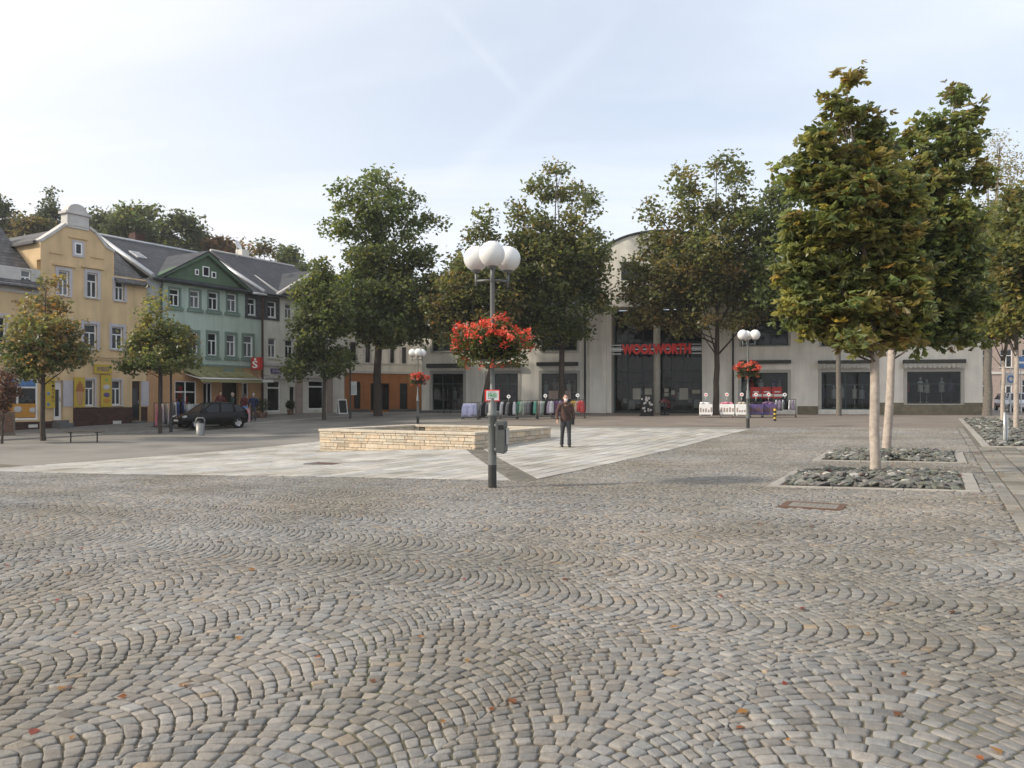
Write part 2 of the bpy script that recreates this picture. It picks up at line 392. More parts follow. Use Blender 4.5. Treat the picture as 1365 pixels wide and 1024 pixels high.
# veil is thicker on the sun's side
dt = nn('ShaderNodeVectorMath', operation='DOT_PRODUCT'); L.new(tc.outputs['Generated'], dt.inputs[0]); dt.inputs[1].default_value = sd
sg = nn('ShaderNodeMapRange'); sg.inputs[1].default_value = .1; sg.inputs[2].default_value = .8; sg.inputs[3].default_value = 0; sg.inputs[4].default_value = .35
L.new(dt.outputs['Value'], sg.inputs[0]); fac = vm('ADD', fac, sg.outputs[0])
def trail(p, q, wid, amt):
    a = Vector(((p[0] - CX) / F, 1, (HY - p[1]) / F)); b = Vector(((q[0] - CX) / F, 1, (HY - q[1]) / F))
    n = a.cross(b).normalized(); m = (a + b).normalized(); half = a.angle(b) / 2
    d = nn('ShaderNodeVectorMath', operation='DOT_PRODUCT'); L.new(tc.outputs['Generated'], d.inputs[0]); d.inputs[1].default_value = n
    k = nn('ShaderNodeMapRange', interpolation_type='SMOOTHSTEP'); k.inputs[1].default_value = 0; k.inputs[2].default_value = wid; k.inputs[3].default_value = amt; k.inputs[4].default_value = 0
    L.new(vm('ABSOLUTE', d.outputs['Value']), k.inputs[0])
    d2 = nn('ShaderNodeVectorMath', operation='DOT_PRODUCT'); L.new(tc.outputs['Generated'], d2.inputs[0]); d2.inputs[1].default_value = m
    k2 = nn('ShaderNodeMapRange', interpolation_type='SMOOTHSTEP'); k2.inputs[1].default_value = math.cos(half * 1.15); k2.inputs[2].default_value = math.cos(half * .6); k2.inputs[3].default_value = 0; k2.inputs[4].default_value = 1
    L.new(d2.outputs['Value'], k2.inputs[0])
    return vm('MULTIPLY', vm('MULTIPLY', k.outputs[0], k2.outputs[0]), nz.outputs['Fac'])
fac = vm('ADD', fac, trail((590, 10), (700, 135), .010, .15))
fac = vm('ADD', fac, trail((585, 255), (830, 25), .022, .17))
fac = vm('MINIMUM', fac, 1.0)
b2 = nn('ShaderNodeBackground'); wm_ = nn('ShaderNodeMix', data_type='RGBA'); wm_.inputs[6].default_value = (.78, .835, .92, 1); wm_.inputs[7].default_value = (.95, .93, .915, 1); b2.inputs[1].default_value = .86
sw = nn('ShaderNodeMapRange'); sw.inputs[1].default_value = -.1; sw.inputs[2].default_value = .75; L.new(dt.outputs['Value'], sw.inputs[0]); L.new(sw.outputs[0], wm_.inputs[0]); L.new(wm_.outputs[2], b2.inputs[0])
ms = nn('ShaderNodeMixShader'); L.new(fac, ms.inputs[0]); L.new(b1.outputs[0], ms.inputs[1]); L.new(b2.outputs[0], ms.inputs[2])
wo = nn('ShaderNodeOutputWorld'); L.new(ms.outputs[0], wo.inputs[0])
SC.view_settings.view_transform = 'Standard'; SC.view_settings.look = 'None'; SC.view_settings.exposure = .50; SC.view_settings.gamma = 1
SC.cycles.use_denoising = True; SC.cycles.max_bounces = 8; SC.cycles.diffuse_bounces = 6

# ------------------------------------------------------------------ ground sheets
def sheet(name, xs, ys, material, dz, mapping=None, kind='structure', keep=None):
    X, Y = np.meshgrid(xs, ys, indexing='ij')
    WX, WY = (X, Y) if mapping is None else mapping(X, Y)
    V = np.stack([WX, WY, H(WX, WY) + dz], -1).reshape(-1, 3)
    n, m = len(xs), len(ys); I = np.arange(n * m).reshape(n, m)
    f = np.stack([I[:-1, :-1], I[1:, :-1], I[1:, 1:], I[:-1, 1:]], -1).reshape(-1, 4)
    if mapping is not None: f = f[:, ::-1]
    if keep is not None:
        c = V[f].mean(1); f = f[keep(c[:, 0], c[:, 1])]
    o = npmesh(name, V, [f], material, smooth=True); o['kind'] = kind
    return o
def rng(a, b, s): return np.linspace(a, b, max(2, int(round((b - a) / s)) + 1))
outer = [-300, -200, -120, -80, -60]
sheet('ground', np.r_[outer, rng(-45, 50, 1), [65, 90, 140, 220, 300]], np.r_[[-90, -50, -25], rng(-12, 92, 1), [110, 140, 200, 320]], M['ground'], -.09)
sheet('cobble_bedding', rng(-7.95, 36, .5), rng(-24, 0, .5), M['joint'], -.0115, ab)
sheet('cobble_bedding', rng(-7.95, 0, .5), rng(0, 24.4, .5), M['joint'], -.0115, ab)
sheet('road', rng(16.2, 40, .5), rng(-2, 60, .6), M['asphalt'], -.016, ab)
sheet('road', rng(0, 16.4, .5), rng(21.6, 25, .5), M['asphalt'], -.030, ab)
def skew(a, b): return b - .10 * np.maximum(a, 0) * (1 - b / 21.6)
def abs_(a, b): return ab(a, skew(a, b))
sheet('plaza_bedding', rng(0, 16.6, .4), rng(0, 21.6, .4), M['slabjoint'], -.008, abs_)
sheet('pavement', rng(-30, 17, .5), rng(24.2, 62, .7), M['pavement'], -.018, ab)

# ---- cobbles, laid in segmental arcs: every stone its own domed shape
def wnoise(x, y, seed, wl):
    r = np.random.default_rng(seed); o = 0
    for i in range(7):
        t = r.uniform(0, 2 * np.pi); k = 2 * np.pi / (wl * r.uniform(.6, 1.6)); ph = r.uniform(0, 6.28)
        o = o + np.sin((x * np.cos(t) + y * np.sin(t)) * k + ph)
    return o / 3
def stones(C, top, col, near, dome=.0055):
    """C (n,4,2) corner points (counter-clockwise), top (n,4) corner heights, col (n,3): returns V, faces, colours"""
    n = len(C); c0 = C.mean(1, keepdims=True); t0 = top.mean(1, keepdims=True)
    if near:
        nx = np.roll(C, -1, 1); pv = np.roll(C, 1, 1); cut = NR.uniform(.05, .17, (n, 4, 1))
        oc = np.stack([C + (pv - C) * cut, C + (nx - C) * cut], 2).reshape(n, 8, 2)
        nt_, pt = np.roll(top, -1, 1), np.roll(top, 1, 1); cu = cut[..., 0]
        ot = np.stack([top + (pt - top) * cu, top + (nt_ - top) * cu], 2).reshape(n, 8)
        k = 8
    else:
        oc, ot, k = C, top, 4
    rings = []
    sc = ((.72, 0), (.945, -dome * .35), (1.0, -dome * 1.5), (1.02, -.055)) if near else ((.84, 0), (1.0, -dome * 1.2), (1.0, -.05))
    for s, dz in sc:
        p = c0 + (oc - c0) * s; z = t0 + (ot - t0) * s + dz
        if near and s < .95: z = z + NR.normal(0, .0013, z.shape)
        rings.append(np.concatenate([p, z[..., None]], -1))
    nr = len(rings)
    V = np.concatenate(rings, 1)                                   # n, nr*k, 3
    base = (np.arange(n) * nr * k)[:, None, None]
    ks = np.arange(k); q = []
    for r in range(nr - 1):
        q.append(np.stack([r * k + ks, (r + 1) * k + ks, (r + 1) * k + (ks + 1) % k, r * k + (ks + 1) % k], -1))
    quads = (np.concatenate(q)[None] + base).reshape(-1, 4)
    tops = (ks[None, None] + base).reshape(-1, k)
    return V.reshape(-1, 3), [quads, tops], np.repeat(col, nr * k, 0)

LW, ROW, RISE = 1.26, .096, .37
SEAM = -7                                  # lanes nearer than this one run away from the camera instead of across
def arc(v):
    t = np.clip(v, 0, LW) / LW * 2 - 1; return RISE * (1 - t * t)
def lay(away=False):
    """rows of stones along arcs; the short joints stand square to the arc, so stones get smaller towards the seams"""
    vv = np.linspace(0, LW, 400); sl_ = np.concatenate([[0], np.cumsum(np.hypot(np.diff(vv), np.diff(arc(vv))))])
    n = 15; base = np.interp(np.linspace(0, sl_[-1], n + 1), sl_, vv)
    out = []
    for j in (range(-12, 16) if away else range(SEAM, 22)):
        off = NR.uniform(0, .11); ks = np.arange(-440, 190); m = len(ks)
        sh = NR.uniform(-.018, .018, m) + np.where(ks % 2 == 0, .022, -.022)
        vb = base[None] + NR.normal(0, .008, (m, n + 1)) + sh[:, None]; vb[:, 0] = -.005; vb[:, -1] = LW + .005
        rj = NR.normal(0, .0045, (m + 1, n + 1))
        slope_ = RISE * 4 / LW * (1 - 2 * vb / LW); th = np.arctan(slope_)
        vu = np.clip(vb - ROW * np.cos(th) * np.sin(th), -.005, LW + .005)
        ul = ks[:, None] * ROW + rj[:-1] + off + arc(vb); uu = (ks[:, None] + 1) * ROW + rj[1:] + off + arc(vu)
        lo = np.stack([ul, vb], -1); hi = np.stack([uu, vu], -1)
        P = np.stack([lo[:, :-1], lo[:, 1:], hi[:, 1:], hi[:, :-1]], 2).reshape(-1, 4, 2)
        P[..., 1] += j * LW
        out.append(P)
    P = np.concatenate(out)
    ar = .5 * np.abs(np.cross(P[:, 2] - P[:, 0], P[:, 3] - P[:, 1])); P = P[ar > .0009]
    if away:
        a, b = P[..., 1][:, ::-1], P[..., 0][:, ::-1] - 16
        k_ = b.mean(1) < SEAM * LW + .03; a, b = a[k_], b[k_]
    else: a, b = -P[..., 0], P[..., 1]
    x, y = ab(a, b)
    x, y = x + wnoise(x, y, 3, 6.0) * .09 + wnoise(x, y, 4, 1.6) * .018, y + wnoise(x, y, 5, 6.0) * .09 + wnoise(x, y, 6, 1.6) * .018
    return np.stack([x, y], -1)
BEDS = [(-7.75, -4.45, .65, 3.95), (-7.75, -4.45, 6.5, 9.8)]      # tree beds (a0, a1, b0, b1)
def channel_off(a, b):
    """distance from the drain line between the basin's corner and the corner of the pale square"""
    return abs(a * 8.2 - b * 6.06) / math.hypot(8.2, 6.06)
C = np.concatenate([lay(), lay(True)]); cc = C.mean(1); a_, b_ = toab(cc[:, 0], cc[:, 1])
ok = (cc[:, 1] > 1.6) & (cc[:, 1] < 42) & (np.abs(cc[:, 0]) < .70 * cc[:, 1] + 1.6) & (((b_ < -.05 - .10 * np.maximum(a_, 0)) & (a_ < 36)) | ((a_ < -.05) & (b_ < 24.2))) & (a_ > -7.95)
for a0, a1, b0, b1 in BEDS: ok &= ~((a_ > a0 - .02) & (a_ < a1 + .02) & (b_ > b0 - .02) & (b_ < b1 + .02))
def in_cover(x, y): 
    a, b = toab(x, y); return (np.abs(a + 5.55) < .44) & (np.abs(b + 1.75) < .36)
ok &= ~in_cover(cc[:, 0], cc[:, 1])
C = C[ok]; cc = C.mean(1)
# some stones are a little smaller, turned or missing a corner
ctr = C.mean(1, keepdims=True); n = len(C)
e = np.roll(C, -1, 1) - C; ar = .5 * np.abs(np.cross(C[:, 2] - C[:, 0], C[:, 3] - C[:, 1]))
gap = NR.uniform(.0024, .0060, (n, 1, 1)); sz = np.sqrt(np.maximum(ar, 1e-4))[:, None, None]
C = ctr + (C - ctr) * (1 - 2 * gap / sz * 1.25)
th = NR.normal(0, .045, n); c_, s_ = np.cos(th)[:, None], np.sin(th)[:, None]
d = C - ctr; C = ctr + np.stack([d[..., 0] * c_ - d[..., 1] * s_, d[..., 0] * s_ + d[..., 1] * c_], -1) + NR.normal(0, .0035, C.shape)
mid = C.mean(1)
z = H(mid[:, 0], mid[:, 1]) + wnoise(mid[:, 0], mid[:, 1], 9, 1.9) * .0035 + NR.normal(0, .0024, n)
gr = NR.normal(0, .018, (n, 2)); top = z[:, None] + (C[..., 0] - mid[:, None, 0]) * gr[:, :1] + (C[..., 1] - mid[:, None, 1]) * gr[:, 1:]
# stone colours: greys with some warm, bluish and ochre stones, in drifts
drift = wnoise(mid[:, 0], mid[:, 1], 21, 3.5)
val = np.clip(NR.normal(.206, .026, n) + drift * .016, .11, .32)
warm = np.clip(NR.normal(.06, .03, n) + wnoise(mid[:, 0], mid[:, 1], 22, 4.5) * .028, .01, .25)
rare = NR.uniform(0, 1, n)
warm = np.where(rare < .018, NR.uniform(.18, .28, n), warm); warm = np.where(rare > .95, NR.uniform(0, .05, n), warm)
col = np.stack([val * (1 + warm), val * (.998 + warm * .08), val * (.975 - warm * .85)], -1)
dist = np.hypot(mid[:, 0], mid[:, 1]); nearm = dist < 15
V1, f1, c1 = stones(C[nearm], top[nearm], col[nearm], True)
V2, f2, c2 = stones(C[~nearm], top[~nearm], col[~nearm], False)
o = npmesh('cobblestone_paving', V1, f1, M['cobble'], col=c1, smooth=True); o['kind'] = 'structure'
o = npmesh('cobblestone_paving', V2, f2, M['cobble'], col=c2, smooth=False); o['kind'] = 'structure'

# ---- pale slabs of the square, long side away from the camera
def slabs(name, a0, a1, b0, b1, sa, sb, base, var, warm, gap=.012, dz=0, keep=None, clip=False):
    Cs = []
    na = int(round((a1 - a0) / sa)); nb = int(round((b1 - b0) / sb))
    for i in range(na):
        sh = (i % 2) * .5 * sb + NR.uniform(-.1, .1) * sb
        for k in range(-1, nb + 1):
            p, q = a0 + i * sa, a0 + (i + 1) * sa; u, v = max(b0, b0 + k * sb + sh), min(b1, b0 + (k + 1) * sb + sh)
            if v - u < .06: continue
            g = gap / 2
            Cs.append([(p + g, u + g), (q - g, u + g), (q - g, v - g), (p + g, v - g)])
    Cs = np.array(Cs)
    if clip: Cs[..., 1] = skew(Cs[..., 0], Cs[..., 1])
    m_ = Cs.mean(1)
    if keep is not None: Cs = Cs[keep(m_[:, 0], m_[:, 1])]
    if clip:
        off = (Cs[..., 0] * 8.2 - Cs[..., 1] * 6.06) / CH_L
        cut = ((off.min(1) < CH_W) & (off.max(1) > -CH_W)) & (Cs[..., 1].min(1) < 8.4)
        mb = MB()
        for q in Cs[cut]:
            v_ = NR.normal(base, var); cc_ = (v_ * 1.05, v_ * 1.01, v_ * .95)
            for sg in (1, -1):
                poly = [tuple(p_) for p_ in q]; outp = []
                f_ = lambda p_: sg * (p_[0] * 8.2 - p_[1] * 6.06) / CH_L - CH_W
                for p_, r_ in zip(poly, poly[1:] + poly[:1]):
                    fp, fr = f_(p_), f_(r_)
                    if fp >= 0: outp.append(p_)
                    if (fp >= 0) != (fr >= 0): tt = fp / (fp - fr); outp.append((p_[0] + (r_[0] - p_[0]) * tt, p_[1] + (r_[1] - p_[1]) * tt))
                if len(outp) < 3: continue
                w_ = [ab(*p_) for p_ in outp][::-1]; k_ = len(w_)
                mb.add([(x_, y_, hz(x_, y_) + dz) for x_, y_ in w_] + [(x_, y_, hz(x_, y_) - .05) for x_, y_ in w_], [list(range(k_))] + [(i_, i_ + k_, (i_ + 1) % k_ + k_, (i_ + 1) % k_) for i_ in range(k_)], 0, cc_)
        mb.build(name, M['slab'], attr=True)['kind'] = 'structure'
        Cs = Cs[~cut]
    x, y = ab(Cs[..., 0], Cs[..., 1]); P = np.stack([x, y], -1)[:, ::-1]
    n = len(P); t = H(P[..., 0], P[..., 1]) + dz + NR.normal(0, .0015, (n, 1))
    v = np.clip(NR.normal(base, var, n), .05, .8); w = NR.normal(warm, .02, n)
    c = np.stack([v * (1 + w), v * (1 + .3 * w), v * (1 - w)], -1)
    V, f, cv = stones(P, t, c, False, .006)
    o = npmesh(name, V, f, M['slab'], col=cv); o['kind'] = 'structure'
    return o
CH_L, CH_W = math.hypot(8.2, 6.06), .30
BAS = (6.06, 12.6, 8.2, 13.95)
def not_basin(a, b): return ~((a > BAS[0] + .1) & (a < BAS[1] - .1) & (b > BAS[2] + .1) & (b < BAS[3] - .1))
slabs('plaza_paving', 0.02, 16.4, .02, 21.6, .42, .9, .385, .038, .055, .026, .004,
      keep=not_basin, clip=True)
# drain strip of small setts
Cs = []
dirv = np.array([6.06, 8.2]) / math.hypot(6.06, 8.2); perp = np.array([dirv[1], -dirv[0]])
for k in range(-14, 84):
    for i in range(-3, 3):
        p = dirv * (k * .125) + perp * (i * .10); g = .006
        Cs.append([p + dirv * g + perp * g, p + dirv * (.125 - g) + perp * g, p + dirv * (.125 - g) + perp * (.10 - g), p + dirv * g + perp * (.10 - g)])
Cs = np.array(Cs) + NR.normal(0, .004, (len(Cs), 4, 2)); mm = Cs.mean(1); Cs = Cs[(mm[:, 1] > 0) & (mm[:, 0] > 0)]
x, y = ab(Cs[..., 0], Cs[..., 1]); P = np.stack([x, y], -1); t = H(P[..., 0], P[..., 1]) - .012 + NR.normal(0, .003, (len(P), 1))
v = NR.normal(.22, .03, len(P)); c = np.stack([v * 1.10, v * 1.0, v * .82], -1)
V, f, cv = stones(P, t, c, False); o = npmesh('drain_channel', V, f, M['cobble'], col=cv); o['kind'] = 'structure'

# pale kerb lines and right-hand walkway of big brownish slabs
slabs('path', -8.17, -7.97, -14, 26, .20, .6, .215, .03, .09, .018, .003)
slabs('path', -19.21, -8.17, -.4, 12.2, .46, .7, .20, .03, .11, .036, .002)
slabs('path', -15.17, -8.17, -14, -.4, .14, .17, .195, .03, .10, .016, .001)
slabs('path', -19.25, -12.6, 12.2, 26, .55, .85, .225, .03, .11, .030, .002)
sheet('path_bedding', rng(-20, -7.95, .5), rng(-16, 27, .6), M['slabjoint'], -.016, ab)

# sidewalk along the houses on the left, raised by a kerb
SR = math.radians(60); SP = (-19.2, 52.0)
def rowmap(x, y): return SP[0] + x * .5 - y * .866, SP[1] + x * .866 + y * .5
sheet('sidewalk', rng(-32, 13, .6), rng(-5.2, .6, .5), M['sidewalk'], .055, rowmap)
mb = MB()
for i in range(45):
    x0, x1 = -32 + i, -31.02 + i
    p = [rowmap(xx, yy) for xx, yy in ((x0, -5.36), (x1, -5.36), (x1, -5.2), (x0, -5.2))]
    vs = [(q[0], q[1], hz(*q) - .08) for q in p] + [(q[0], q[1], hz(*q) + .062) for q in p]
    mb.add(vs, [(0,3,2,1),(4,5,6,7),(0,1,5,4),(1,2,6,5),(2,3,7,6),(3,0,4,7)])
mb.build('kerb', M['kerb'])['kind'] = 'structure'

# ---- inspection covers
def cover(name, label, a, b, wa, wb, dz, m1, m2):
    x, y = ab(a, b); t = thing(name, label, 'drain cover', (x, y, hz(x, y) + dz), math.pi - ANG)
    mb = MB(); mb.box(-wa/2, wa/2, -wb/2, wb/2, -.03, 0); 
    for i in range(7):
        for k in range(5):
            u, v = -wa/2 + .06 + i * (wa - .12) / 7, -wb/2 + .06 + k * (wb - .12) / 5
            mb.box(u, u + (wa - .12) / 7 * .7, v, v + (wb - .12) / 5 * .6, 0, .004)
    mb.build('lid', m1, t)
    mb = MB(); w = .09
    mb.box(-wa/2 - w, wa/2 + w, -wb/2 - w, -wb/2, -.03, .004); mb.box(-wa/2 - w, wa/2 + w, wb/2, wb/2 + w, -.03, .004)
    mb.box(-wa/2 - w, -wa/2, -wb/2, wb/2, -.03, .004); mb.box(wa/2, wa/2 + w, -wb/2, wb/2, -.03, .004)
    mb.build('surround', m2, t)
cover('manhole_cover', 'rectangular inspection cover with a reddish rim set in the cobbles before the tree bed', -5.55, -1.75, .66, .5, .004, M['asphalt'], M['rust'])
cover('drain_grate', 'dark rusty drain grate set into the pale square in front of the stone basin', 7.2, 2.6, 1.3, .42, .008, M['rust'], M['greyplinth'])
# ------------------------------------------------------------------ stone basin
def basin():
    a0, a1, b0, b1 = BAS; cx, cy = ab(a0, b0); zt = -1.14
    t = thing('stone_basin', 'low square sandstone basin with pale cap stones in the middle of the square', 'basin', (cx, cy, hz(cx, cy)), 0)
    t.rotation_euler = (0, 0, math.pi - ANG)                        # local x along A
    LX, LY = a1 - a0, b1 - b0; zb = hz(cx, cy); top = zt - zb - .085; th = .42
    # rotated frame: +x is along A, +y points to -B, so the basin reaches to -LY
    wall = MB(); R2 = random.Random(5)
    def face(p, q, out, inner=False):
        """random ashlar along p->q, outward normal out"""
        p, q, out = Vector(p), Vector(q), Vector(out); L_ = (q - p).length; d = (q - p) / L_
        z = -.55
        while z < top - .01:
            h = min(R2.choice([.085, .10, .125, .15]), top - z)
            if top - z - h < .05: h = top - z
            x = 0
            while x < L_ - .01:
                l = min(R2.uniform(.18, .62), L_ - x)
                if L_ - x - l < .12: l = L_ - x
                g = .006; pr = R2.uniform(0, .018); v = R2.gauss(.50, .055); w = R2.uniform(-.05, .12)
                c = (v * (1.04 + w * .8), v * .90, v * (.70 - w * .5))
                s0, s1 = p + d * (x + g), p + d * (x + l - g); o0 = out * pr; i0 = -out * .12
                k = [s0 + i0, s1 + i0, s1 + o0, s0 + o0]
                zz0, zz1 = z + g, z + h - g
                vs = [(a.x, a.y, zz0) for a in k] + [(a.x, a.y, zz1) for a in k]
                wall.add(vs, [(0,3,2,1),(4,5,6,7),(0,1,5,4),(1,2,6,5),(2,3,7,6),(3,0,4,7)], 0, c)
                x += l
            z += h
    face((LX, 0, 0), (0, 0, 0), (0, 1, 0)); face((0, 0, 0), (0, -LY, 0), (-1, 0, 0))
    face((0, -LY, 0), (LX, -LY, 0), (0, -1, 0)); face((LX, -LY, 0), (LX, 0, 0), (1, 0, 0))
    i = th
    face((i, -i, 0), (LX - i, -i, 0), (0, -1, 0)); face((i, -LY + i, 0), (i, -i, 0), (1, 0, 0))
    face((LX - i, -i, 0), (LX - i, -LY + i, 0), (-1, 0, 0))
    # far inner wall with its spout opening
    face((LX - i - .55, -LY + i, 0), (i, -LY + i, 0), (0, 1, 0)); face((LX - i, -LY + i, 0), (LX - i - .25, -LY + i, 0), (0, 1, 0))
    wall.build('wall', M['sand'], t, attr=True, bevel=.006)
    core = MB()
    for x0, x1, y0, y1 in ((.03, LX-.03, -i+.03, -.03), (.03, LX-.03, -LY+.03, -LY+i-.03), (.03, i-.03, -LY+i-.02, -i+.02), (LX-i+.03, LX-.03, -LY+i-.02, -i+.02)):
        core.box(x0, x1, y0, y1, -.6, top - .012, 0)
    core.build('mortar_core', M['joint'], t)
    cap = MB(); e = .04; r = random.Random(2)
    def run(x0, x1, y0, y1, ax):
        p = x0 if ax else y0; end = x1 if ax else y1
        while p < end - .01:
            l = min(r.uniform(.8, 1.2), end - p)
            if end - p - l < .3: l = end - p
            if ax: cap.box(p + .004, p + l - .004, y0, y1, top, top + .085)
            else: cap.box(x0, x1, p + .004, p + l - .004, top, top + .085)
            p += l
    run(-e, LX + e, -i - e, e, 1); run(-e, LX + e, -LY - e, -LY + i + e, 1)
    run(-e, i + e, -LY + i + e, -i - e, 0); run(LX - i - e, LX + e, -LY + i + e, -i - e, 0)
    cap.build('cap_stone', M['sandcap'], t, bevel=.012)
    fl = MB(); fl.box(i - .1, LX - i + .1, -LY + i - .1, -i + .1, -.35, -.28); fl.build('basin_floor', M['greyplinth'], t)
basin()

# ------------------------------------------------------------------ tree beds
def rock(mb, p, r, c, rr):
    vs = []; n = 6
    a0 = rr.uniform(0, 6.28); el = rr.uniform(.55, 1)
    tx, ty = rr.uniform(-.5, .5), rr.uniform(-.5, .5)
    for zz, sc in ((-.32, .7), (.12, 1.0), (.42, .66)):
        for k in range(n):
            t = a0 + 2 * math.pi * k / n; q = sc * rr.uniform(.75, 1.15)
            x, y = math.cos(t) * q * r, math.sin(t) * q * r * el
            vs.append((p[0] + x, p[1] + y, p[2] + zz * r * .9 + tx * x + ty * y))
    fs = [(i*n+k, i*n+(k+1) % n, (i+1)*n+(k+1) % n, (i+1)*n+k) for i in range(2) for k in range(n)] + [list(range(2*n, 3*n))]
    mb.add(vs, fs, 0, c)
def bed(a0, a1, b0, b1, label_k, label_s, heap=.12, n=520, rad=(.05, .13), sides='lrfb'):
    k = MB(); w = .2
    def kb(p, q, r_, s):
        vs = []
        for dz in (-.06, .02):
            for a, b in ((p, r_), (q, r_), (q, s), (p, s)):
                x, y = ab(a, b); vs.append((x, y, hz(x, y) + dz))
        k.add(vs, [(0,3,2,1),(4,5,6,7),(0,1,5,4),(1,2,6,5),(2,3,7,6),(3,0,4,7)])
    def runx(p, q, r_, s):
        m = max(1, int(abs(q - p) / 1.0))
        for i in range(m): kb(p + (q-p)*i/m, p + (q-p)*(i+1)/m - .008, r_, s)
    def runy(p, q, r_, s):
        m = max(1, int(abs(s - r_) / 1.0))
        for i in range(m): kb(p, q, r_ + (s-r_)*i/m, r_ + (s-r_)*(i+1)/m - .008)
    if 'f' in sides: runx(a0, a1, b0, b0 + .13)
    if 'b' in sides: runx(a0, a1, b1 - .13, b1)
    if 'r' in sides: runy(a0, a0 + w, b0 + .13, b1 - .13)
    if 'l' in sides: runy(a1 - w, a1, b0 + .13, b1 - .13)
    tag(k.build('bed_kerb', M['kerb'], bevel=.008), kind='structure')
    sheet('bed_soil', np.linspace(a0 + .1, a1 - .1, 6), np.linspace(b0 + .1, b1 - .1, 6), M['soil'], .012, ab)
    mb = MB(); rr = random.Random(hash((round(a0, 2), round(b0, 2))) % 1000)
    for i in range(n):
        u, v = rr.uniform(0, 1), rr.uniform(0, 1)
        a, b = a0 + w + .07 + u * (a1 - a0 - 2*w - .14), b0 + .22 + v * (b1 - b0 - .44)
        hgt = heap * (1 - abs(2*u-1)**4) * (1 - abs(2*v-1)**4) * rr.uniform(.2, 1)
        x, y = ab(a, b); r = rr.uniform(*rad)
        g = rr.gauss(.13, .035); g = max(.06, g)
        c = (g * rr.uniform(.95, 1.10), g * rr.uniform(.98, 1.10), g * rr.uniform(.84, 1.0))
        if rr.random() < .07: g = rr.uniform(.25, .4); c = (g, g * .97, g * .9)
        rock(mb, (x, y, hz(x, y) + .02 + hgt), r, c, rr)
    o = mb.build('bed_stones', M['stone'], attr=True); tag(o, label_s, 'stones', kind='stuff')
bed(*BEDS[0], '', 'broken greenish grey stones heaped in the nearer square tree bed', n=900)
bed(*BEDS[1], '', 'broken greenish grey stones heaped in the second square tree bed', n=700)
bed(-12.6, -8.3, 12.3, 24, '', 'broken greenish grey stones in the long bed along the right walkway', n=1500, heap=.1, sides='lf')
bed(-12.6, -8.3, 24, 38, '', 'far end of the stone filled long bed by the right walkway', n=700, heap=.1, rad=(.09, .16), sides='l')

# ------------------------------------------------------------------ trees
def leafmesh(name, ctr, size, cols, parent, palmate=False, droop=.35):
    """ctr (n,3) leaf positions; each leaf is a small folded blade (or five blades of a chestnut leaf)"""
    n = len(ctr)
    az = NR.uniform(0, 2*np.pi, n)
    if palmate:
        k = 5
        az = (az[:, None] + np.linspace(-1.25, 1.25, k)[None] + NR.normal(0, .12, (n, k))).ravel()
        ctr = np.repeat(ctr, k, 0); cols = np.repeat(cols, k, 0); size = np.repeat(size, k)
        tilt = NR.normal(-.62, .48, n).repeat(k) + NR.normal(0, .18, n * k)
        roll = NR.normal(0, .75, n).repeat(k); asp = .25
        sc = np.tile(np.array([.75, .95, 1.05, .95, .75]), n); size = size * sc
    else:
        tilt = NR.normal(-droop, .55, n); roll = NR.normal(0, .7, n); asp = .36
    d = np.stack([np.cos(az)*np.cos(tilt), np.sin(az)*np.cos(tilt), np.sin(tilt)], -1)
    s = np.stack([-np.sin(az), np.cos(az), np.zeros_like(az)], -1)
    u = np.cross(s, d); s2 = s * np.cos(roll)[:, None] + u * np.sin(roll)[:, None]; u2 = np.cross(s2, d)
    L_ = size[:, None]
    base = ctr; mid = ctr + d * L_ * (.58 if palmate else .45) - u2 * L_ * .06
    tip = ctr + d * L_ - u2 * L_ * .22
    l = mid + s2 * L_ * asp + u2 * L_ * .07; r = mid - s2 * L_ * asp + u2 * L_ * .07
    if palmate:
        l1 = ctr + d * L_ * .30 + s2 * L_ * asp * .42 + u2 * L_ * .03; r1 = ctr + d * L_ * .30 - s2 * L_ * asp * .42 + u2 * L_ * .03
        l2 = ctr + d * L_ * .74 + s2 * L_ * asp * .92 - u2 * L_ * .03; r2 = ctr + d * L_ * .74 - s2 * L_ * asp * .92 - u2 * L_ * .03
        V = np.stack([base, l1, l2, tip, r2, r1], 1).reshape(-1, 3); i = np.arange(len(ctr)) * 6
        f = np.concatenate([np.stack([i, i+1, i+2, i+3], -1), np.stack([i, i+3, i+4, i+5], -1)])
        return npmesh(name, V, [f], M['leaf'], parent, np.repeat(cols, 6, 0))
    V = np.stack([base, l, tip, r], 1).reshape(-1, 3)
    i = np.arange(len(ctr)) * 4
    f = np.concatenate([np.stack([i, i+1, i+2], -1), np.stack([i, i+2, i+3], -1)])
    return npmesh(name, V, [f], M['leaf'], parent, np.repeat(cols, 4, 0))

